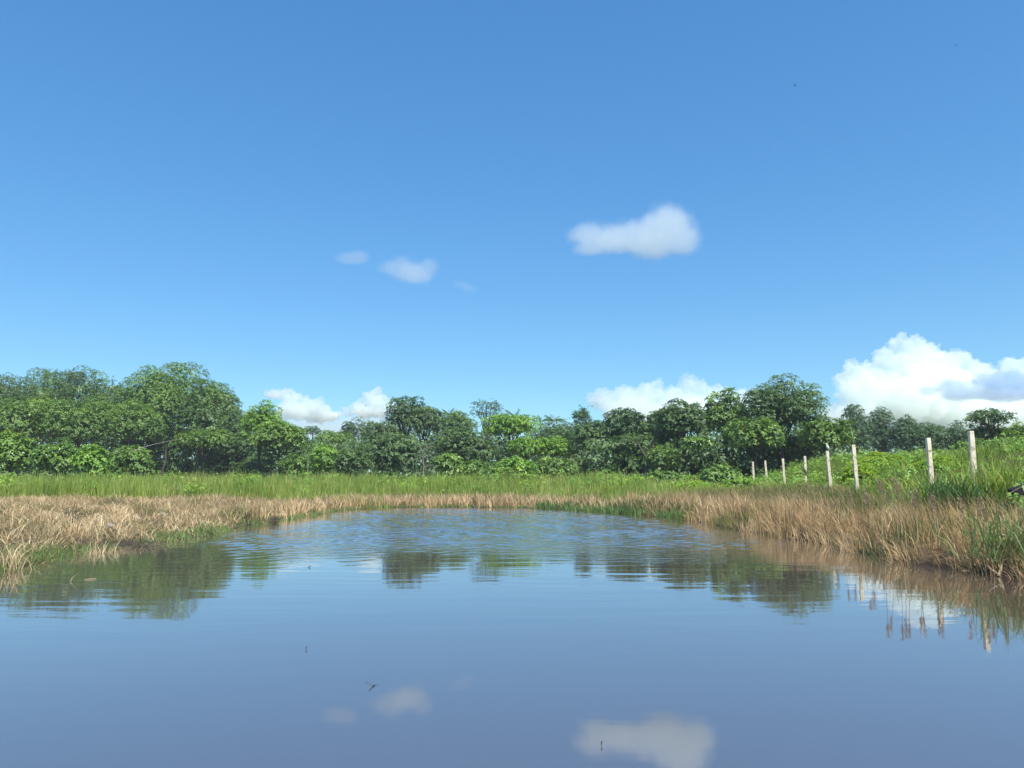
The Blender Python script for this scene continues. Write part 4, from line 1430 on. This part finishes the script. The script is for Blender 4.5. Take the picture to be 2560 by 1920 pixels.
STK = "dead stalks at the lower right edge"
stalk("dead_stalk", [at_depth(2497, 1440, 11.6), at_depth(2503, 1418, 11.6), at_depth(2508, 1400, 11.65)], .022, 'straw_stick', "thick upright broken stub standing at the waterline, lower right", group=STK)
stalk("dead_stalk", [at_depth(2508, 1402, 11.6), at_depth(2530, 1393, 11.5), at_depth(2562, 1389, 11.4)], .012, 'twig', "thin brown arching stalk just above the broken stub", group=STK)
stalk("dead_stalk", [at_depth(2500, 1335, 11.9), at_depth(2530, 1348, 11.7), at_depth(2566, 1362, 11.5)], .02, 'straw_stick', "drooping dead stalk falling to the right edge of the photo", group=STK)
stalk("dead_stalk", [at_depth(2502, 1440, 11.3), at_depth(2480, 1425, 11.4), at_depth(2468, 1412, 11.5)], .010, 'straw_stick', "slanting thin stalk left of the broken stub", group=STK)
x0, y0 = on_water(2405, 1427); x1, y1 = on_water(2448, 1428)
stalk("floating_stalk", [(x0, y0, .005), ((x0 + x1) / 2, (y0 + y1) / 2 - .02, .012), (x1, y1, .02)], .010, 'straw_stick', "pale stalk lying on the water along the right bank", group=STK)
x0, y0 = on_water(212, 1451); x1, y1 = on_water(240, 1448)
stalk("floating_stalk", [(x0, y0, .004), ((x0 + x1) / 2, (y0 + y1) / 2, .012), (x1, y1, .006)], .010, 'straw_stick', "pale stalk floating on the water off the left bank", group="stalks floating off the left bank")
x0, y0 = on_water(172, 1453)
stalk("reed_stalk", [(x0, y0, -.05), (x0 + .05, y0, .05), (x0 + .13, y0 + .02, .12)], .006, 'straw_stick', "short bent stalk poking out of the water off the left bank", group="stalks floating off the left bank")

# wooden stub at the far left
e = at_depth(4, 1184, 55)
g = float(ground_z(np.array([e.x]), np.array([55.0]))[0])
bm = bmesh.new()
bmesh.ops.create_cube(bm, size=1)
for v in bm.verts:
    k = 1.0 if v.co.z < 0 else .86
    v.co = Vector((v.co.x * .26 * k, v.co.y * .22 * k, (v.co.z + .5) * (e.z - g + .2) - .2 + (.05 if v.co.x > 0 and v.co.z > 0 else 0)))
bmesh.ops.bevel(bm, geom=list(bm.edges), offset=.02, segments=2, affect='EDGES')
o = mesh_bm("wooden_post", bm, M['wood'])
o.location = (e.x, 55, g)
tag(o, "short brown wooden post at the left edge behind the green grass", "post")

# dark sloping shelter half buried in leaves at the right edge
c = at_depth(2562, 1225, 15.2)
gz = float(ground_z(np.array([c.x]), np.array([15.2]))[0])
sh = empty("dark_shelter", (c.x, 15.2, gz))
tag(sh, "black sheet shelter with a thin sloping edge half hidden in leaves at the right edge", "shelter")
A0, A1 = at_depth(2516, 1238, 15.0) - sh.location, at_depth(2575, 1208, 15.3) - sh.location
Tubes().add([A0, A0.lerp(A1, .5) + Vector((0, 0, .01)), A1], [.012, .016, .018], 6).build("roof_edge", M['twig'], sh)
B0 = at_depth(2541, 1226, 15.1) - sh.location; B1 = at_depth(2580, 1208, 15.4) - sh.location
B2 = at_depth(2582, 1238, 15.4) - sh.location; B3 = at_depth(2542, 1239, 15.1) - sh.location
bm = bmesh.new()
fr_ = [bm.verts.new(p) for p in (B0, B1, B2, B3)]
bk = [bm.verts.new(p + Vector((.05, .35, .02))) for p in (B0, B1, B2, B3)]
bm.faces.new(fr_); bm.faces.new(bk[::-1])
for k in range(4):
    bm.faces.new((fr_[k], bk[k], bk[(k + 1) % 4], fr_[(k + 1) % 4]))
bmesh.ops.recalc_face_normals(bm, faces=bm.faces)
mesh_bm("black_sheet", bm, M['black'], sh)
rng = np.random.default_rng(9)
bl = empty("leafy_plant", (c.x - .1, 14.8, gz))
tag(bl, "broad leaved green plant at the right edge around the black sheet shelter", "plant")
for k, (px, py) in enumerate(((2556, 1212), (2550, 1242), (2535, 1246), (2558, 1250), (2545, 1258), (2528, 1262), (2556, 1170), (2558, 1186), (2548, 1268))):
    p = at_depth(px, py, 14.7 + rng.normal(0, .1)) - bl.location
    V, T, ti = rosettes(np.array([p[:]]), np.array([[-.2, -.2, .9]]) + rng.normal(0, .2, (1, 3)), .15, .07, 4, rng, np.array([.6]), droop=.3)
    mesh_np("leaf", V, T, M['mid'], bl, tint=ti)
Tubes().add([(0, 0, -.05), (.0, 0, .4), (.02, 0, 1.0)], [.02, .015, .008], 6).build("stem", M['sedge'], bl)


# ------------------------------------------------------------------ clouds
def cloud_mat(name, dens, aniso=.2, col=(1, 1, 1)):
    m, nt, out = new_mat(name)
    v = nt.nodes.new("ShaderNodeVolumePrincipled")
    v.inputs["Color"].default_value = (*col, 1)
    v.inputs["Density"].default_value = dens
    v.inputs["Anisotropy"].default_value = aniso
    nt.links.new(v.outputs[0], out.inputs["Volume"])
    m.cycles.homogeneous_volume = True
    return m


def soft_cloud_mat(name, dens, blobs, rough_len, col):
    """vapour that thins out towards its edge: denser near the heart of each puff, torn by noise"""
    m, nt, out = new_mat(name)
    N, L = nt.nodes, nt.links
    tc = N.new("ShaderNodeTexCoord")
    nz = N.new("ShaderNodeTexNoise")
    nz.inputs["Scale"].default_value = 1 / rough_len
    nz.inputs["Detail"].default_value = 4
    nz.inputs["Roughness"].default_value = .6
    L.new(tc.outputs["Object"], nz.inputs["Vector"])
    total = None
    for (c, r) in blobs:
        sb = N.new("ShaderNodeVectorMath"); sb.operation = 'SUBTRACT'
        L.new(tc.outputs["Object"], sb.inputs[0]); sb.inputs[1].default_value = c
        dv = N.new("ShaderNodeVectorMath"); dv.operation = 'DIVIDE'
        L.new(sb.outputs[0], dv.inputs[0]); dv.inputs[1].default_value = r
        ln = N.new("ShaderNodeVectorMath"); ln.operation = 'LENGTH'
        L.new(dv.outputs[0], ln.inputs[0])
        f = N.new("ShaderNodeMapRange"); f.interpolation_type = 'SMOOTHSTEP'
        f.inputs[1].default_value, f.inputs[2].default_value, f.inputs[3].default_value, f.inputs[4].default_value = .15, 1.0, 1.0, 0.0
        L.new(ln.outputs["Value"], f.inputs[0])
        if total is None:
            total = f.outputs[0]
        else:
            mx_ = N.new("ShaderNodeMath"); mx_.operation = 'ADD'
            L.new(total, mx_.inputs[0]); L.new(f.outputs[0], mx_.inputs[1])
            total = mx_.outputs[0]
    sbn = N.new("ShaderNodeMath"); sbn.operation = 'MULTIPLY_ADD'
    L.new(nz.outputs["Fac"], sbn.inputs[0]); sbn.inputs[1].default_value = -1.35
    L.new(total, sbn.inputs[2])
    fin = N.new("ShaderNodeMapRange"); fin.interpolation_type = 'SMOOTHSTEP'
    fin.inputs[1].default_value, fin.inputs[2].default_value, fin.inputs[3].default_value, fin.inputs[4].default_value = -.38, .75, 0.0, dens
    L.new(sbn.outputs[0], fin.inputs[0])
    gate = N.new("ShaderNodeMath"); gate.operation = 'MULTIPLY'
    g2 = N.new("ShaderNodeMapRange")
    g2.inputs[1].default_value, g2.inputs[2].default_value = 0.0, .35
    L.new(total, g2.inputs[0]); L.new(fin.outputs[0], gate.inputs[0]); L.new(g2.outputs[0], gate.inputs[1])
    v = N.new("ShaderNodeVolumePrincipled")
    v.inputs["Color"].default_value = (*col, 1)
    v.inputs["Anisotropy"].default_value = .2
    L.new(gate.outputs[0], v.inputs["Density"])
    L.new(v.outputs[0], out.inputs["Volume"])
    m.cycles.volume_step_rate = .6
    return m


def make_soft_cloud(blobs, Y, dens, label, seed, rough_px=30, col=(.97, 1, .97)):
    rng = np.random.default_rng(seed)
    c0 = at_depth(np.mean([b[0] for b in blobs]), np.mean([b[1] for b in blobs]), Y)
    bm = bmesh.new()
    data = []
    for (px, py, r, fl) in blobs:
        p = at_depth(px, py, Y) - c0
        R_ = r / F * Y * 1.62
        p.y += rng.normal(0, .2) * R_
        rad = (R_, R_ * .8, R_ * fl)
        data.append((p[:], rad))
        bmesh.ops.create_icosphere(bm, subdivisions=3, radius=1, matrix=Matrix.Translation(p) @ Matrix.Diagonal((*rad, 1)))
    o = mesh_bm("cloud", bm, soft_cloud_mat("thin_cloud_vapour", dens, data, rough_px / F * Y, col))
    o.location = c0
    rm = o.modifiers.new("fuse", 'REMESH')
    rm.mode = 'VOXEL'
    rm.voxel_size = 4.5 / F * Y
    tag(o, label, "cloud", "clouds")
    return o


def make_cloud(blobs, Y, dens, label, seed, voxel, amp, squash=.62, aniso=.2, detail=1.0, col=(.97, 1, .97), soft=1):
    """blobs: (px, py, radius px, flatness) at forward distance Y, fused and roughened into one body"""
    rng = np.random.default_rng(seed)
    cx = np.mean([b[0] for b in blobs]); cy = np.mean([b[1] for b in blobs])
    c0 = at_depth(cx, cy, Y)
    bm = bmesh.new()
    for (px, py, r, fl) in blobs:
        p = at_depth(px, py, Y) - c0
        R_ = r / F * Y
        p.y += rng.normal(0, .25) * R_
        mt = Matrix.Translation(p) @ Matrix.Diagonal((R_, R_ * .8, R_ * fl, 1))
        bmesh.ops.create_icosphere(bm, subdivisions=3, radius=1, matrix=mt)
    o = mesh_bm("cloud", bm, cloud_mat("cloud_vapour", dens, aniso, col))
    o.location = c0
    vs = voxel / F * Y
    rm = o.modifiers.new("fuse", 'REMESH')
    rm.mode = 'VOXEL'
    rm.voxel_size = vs
    for k, (kind, sz, st) in enumerate((('CLOUDS', amp * 3.0, amp * 1.1), ('VORONOI', amp * 1.9, -amp * .75), ('VORONOI', amp * .8, -amp * .42 * detail), ('CLOUDS', amp * .4, amp * .22 * detail))):
        tx = bpy.data.textures.new("billow", kind)
        tx.noise_scale = sz / F * Y
        if kind == 'CLOUDS':
            tx.noise_depth = 2
            tx.noise_basis = 'IMPROVED_PERLIN'
        else:
            tx.distance_metric = 'DISTANCE'
            tx.noise_intensity = 1.0
        dm = o.modifiers.new("billow", 'DISPLACE')
        dm.texture = tx
        dm.texture_coords = 'GLOBAL'
        dm.strength = st * 2 / F * Y
        dm.mid_level = .5 if kind == 'CLOUDS' else .4
    r2 = o.modifiers.new("heal", 'REMESH')
    r2.mode = 'VOXEL'
    r2.voxel_size = vs * .9
    sm = o.modifiers.new("smooth", 'SMOOTH')
    sm.factor = .5
    sm.iterations = soft
    tag(o, label, "cloud", "clouds")
    return o


make_soft_cloud([(1660, 552, 56, .95), (1695, 565, 56, .95), (1620, 588, 56, .8), (1560, 592, 50, .8), (1500, 585, 52, .75), (1452, 586, 44, .7), (1520, 615, 54, .5), (1640, 618, 72, .45), (1722, 605, 42, .75), (1462, 625, 36, .45)],
                1500, .0150, "single fluffy cloud floating in the blue right of the middle", 1)
make_soft_cloud([(858, 647, 28, .6), (905, 641, 30, .6), (885, 648, 34, .55)], 1500, .0080, "faint small smudge of cloud, leftmost of the high ones", 2)
make_soft_cloud([(965, 662, 32, .65), (1010, 678, 48, .65), (1055, 680, 42, .7), (1078, 660, 24, .7), (1030, 692, 44, .5)], 1500, .0110, "small thin cloud left of the single fluffy one", 3)
make_soft_cloud([(1150, 712, 22, .6), (1175, 722, 24, .6)], 1500, .0068, "tiny faint wisp of cloud below the small thin cloud", 4)
# the great cumulus on the right
make_cloud([(2245, 862, 30, 1), (2275, 880, 42, 1), (2320, 900, 50, .9), (2225, 905, 48, .9), (2370, 910, 48, .9), (2400, 905, 38, .9), (2430, 925, 40, .9), (2270, 940, 70, .9), (2180, 945, 55, .8), (2128, 922, 30, .9),
            (2110, 945, 28, .8), (2150, 985, 70, .7), (2340, 960, 80, .7), (2480, 940, 42, .6), (2530, 915, 34, .8), (2570, 925, 50, .9), (2640, 930, 70, .9), (2250, 1010, 110, .7), (2400, 1030, 120, .6), (2540, 1040, 120, .6), (2130, 1050, 90, .6), (2650, 1020, 120, .7)],
           3200, .020, "towering white cumulus cloud behind the trees on the right", 5, 2.6, 16, detail=1.3)
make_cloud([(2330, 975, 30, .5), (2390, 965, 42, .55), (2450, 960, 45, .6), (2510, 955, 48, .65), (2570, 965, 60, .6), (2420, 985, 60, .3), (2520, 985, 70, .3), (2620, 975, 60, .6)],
           2500, .015, "cloud bank tinted grey for shade, in front of the towering white one", 6, 3.2, 10, col=(.70, .83, .96))  # the bank's shade is put into its vapour colour, a greyish blue
make_cloud([(1505, 1000, 40, .7), (1560, 990, 40, .8), (1620, 985, 42, .8), (1640, 965, 24, .9), (1690, 990, 40, .7), (1720, 962, 30, .9), (1750, 972, 30, .8), (1800, 990, 46, .6), (1870, 1000, 50, .6), (1580, 1030, 80, .5), (1720, 1030, 100, .5), (1860, 1035, 90, .5)],
           3000, .018, "low white cloud behind the trees right of the middle", 7, 2.4, 12, detail=1.3)
make_cloud([(690, 990, 28, .6), (715, 985, 24, .7), (735, 1000, 30, .8), (765, 1010, 26, .9), (795, 1020, 28, .9), (810, 1028, 24, .8), (740, 1030, 50, .5), (800, 1040, 50, .4)],
           3000, .030, "low white cloud with two heads above the bright pointed tree", 8, 2.2, 10, detail=1.3)
make_cloud([(925, 998, 24, 1), (940, 995, 26, 1), (955, 1012, 30, .9), (900, 1018, 26, .8), (870, 1028, 22, .7), (930, 1030, 50, .4), (985, 1022, 30, .6), (845, 1036, 26, .4)],
           3000, .032, "low white pointed cloud left of the tall open crowned tree", 9, 2.2, 10, detail=1.3)
make_cloud([(690, 1065, 80, .35), (800, 1070, 110, .3), (920, 1070, 110, .3), (1010, 1075, 60, .3)], 4200, .0035, "pale band of thin cloud low over the trees on the left", 10, 6, 8)


# ------------------------------------------------------------------ humid air
bm = bmesh.new()
bmesh.ops.create_cube(bm, size=1)
for v in bm.verts:
    v.co = Vector((v.co.x * 420, 55 + v.co.y * 210, 16 + v.co.z * 37))
m, nt, out = new_mat("humid_air")
pv = nt.nodes.new("ShaderNodeVolumePrincipled")
pv.inputs["Color"].default_value = (.86, .93, 1, 1)
pv.inputs["Density"].default_value = .00036
pv.inputs["Anisotropy"].default_value = .1
nt.links.new(pv.outputs[0], out.inputs["Volume"])
m.cycles.homogeneous_volume = True
hz = mesh_bm("haze", bm, m)
tag(hz, "thin bluish humid haze over the pond and the wood", "haze", kind="stuff")
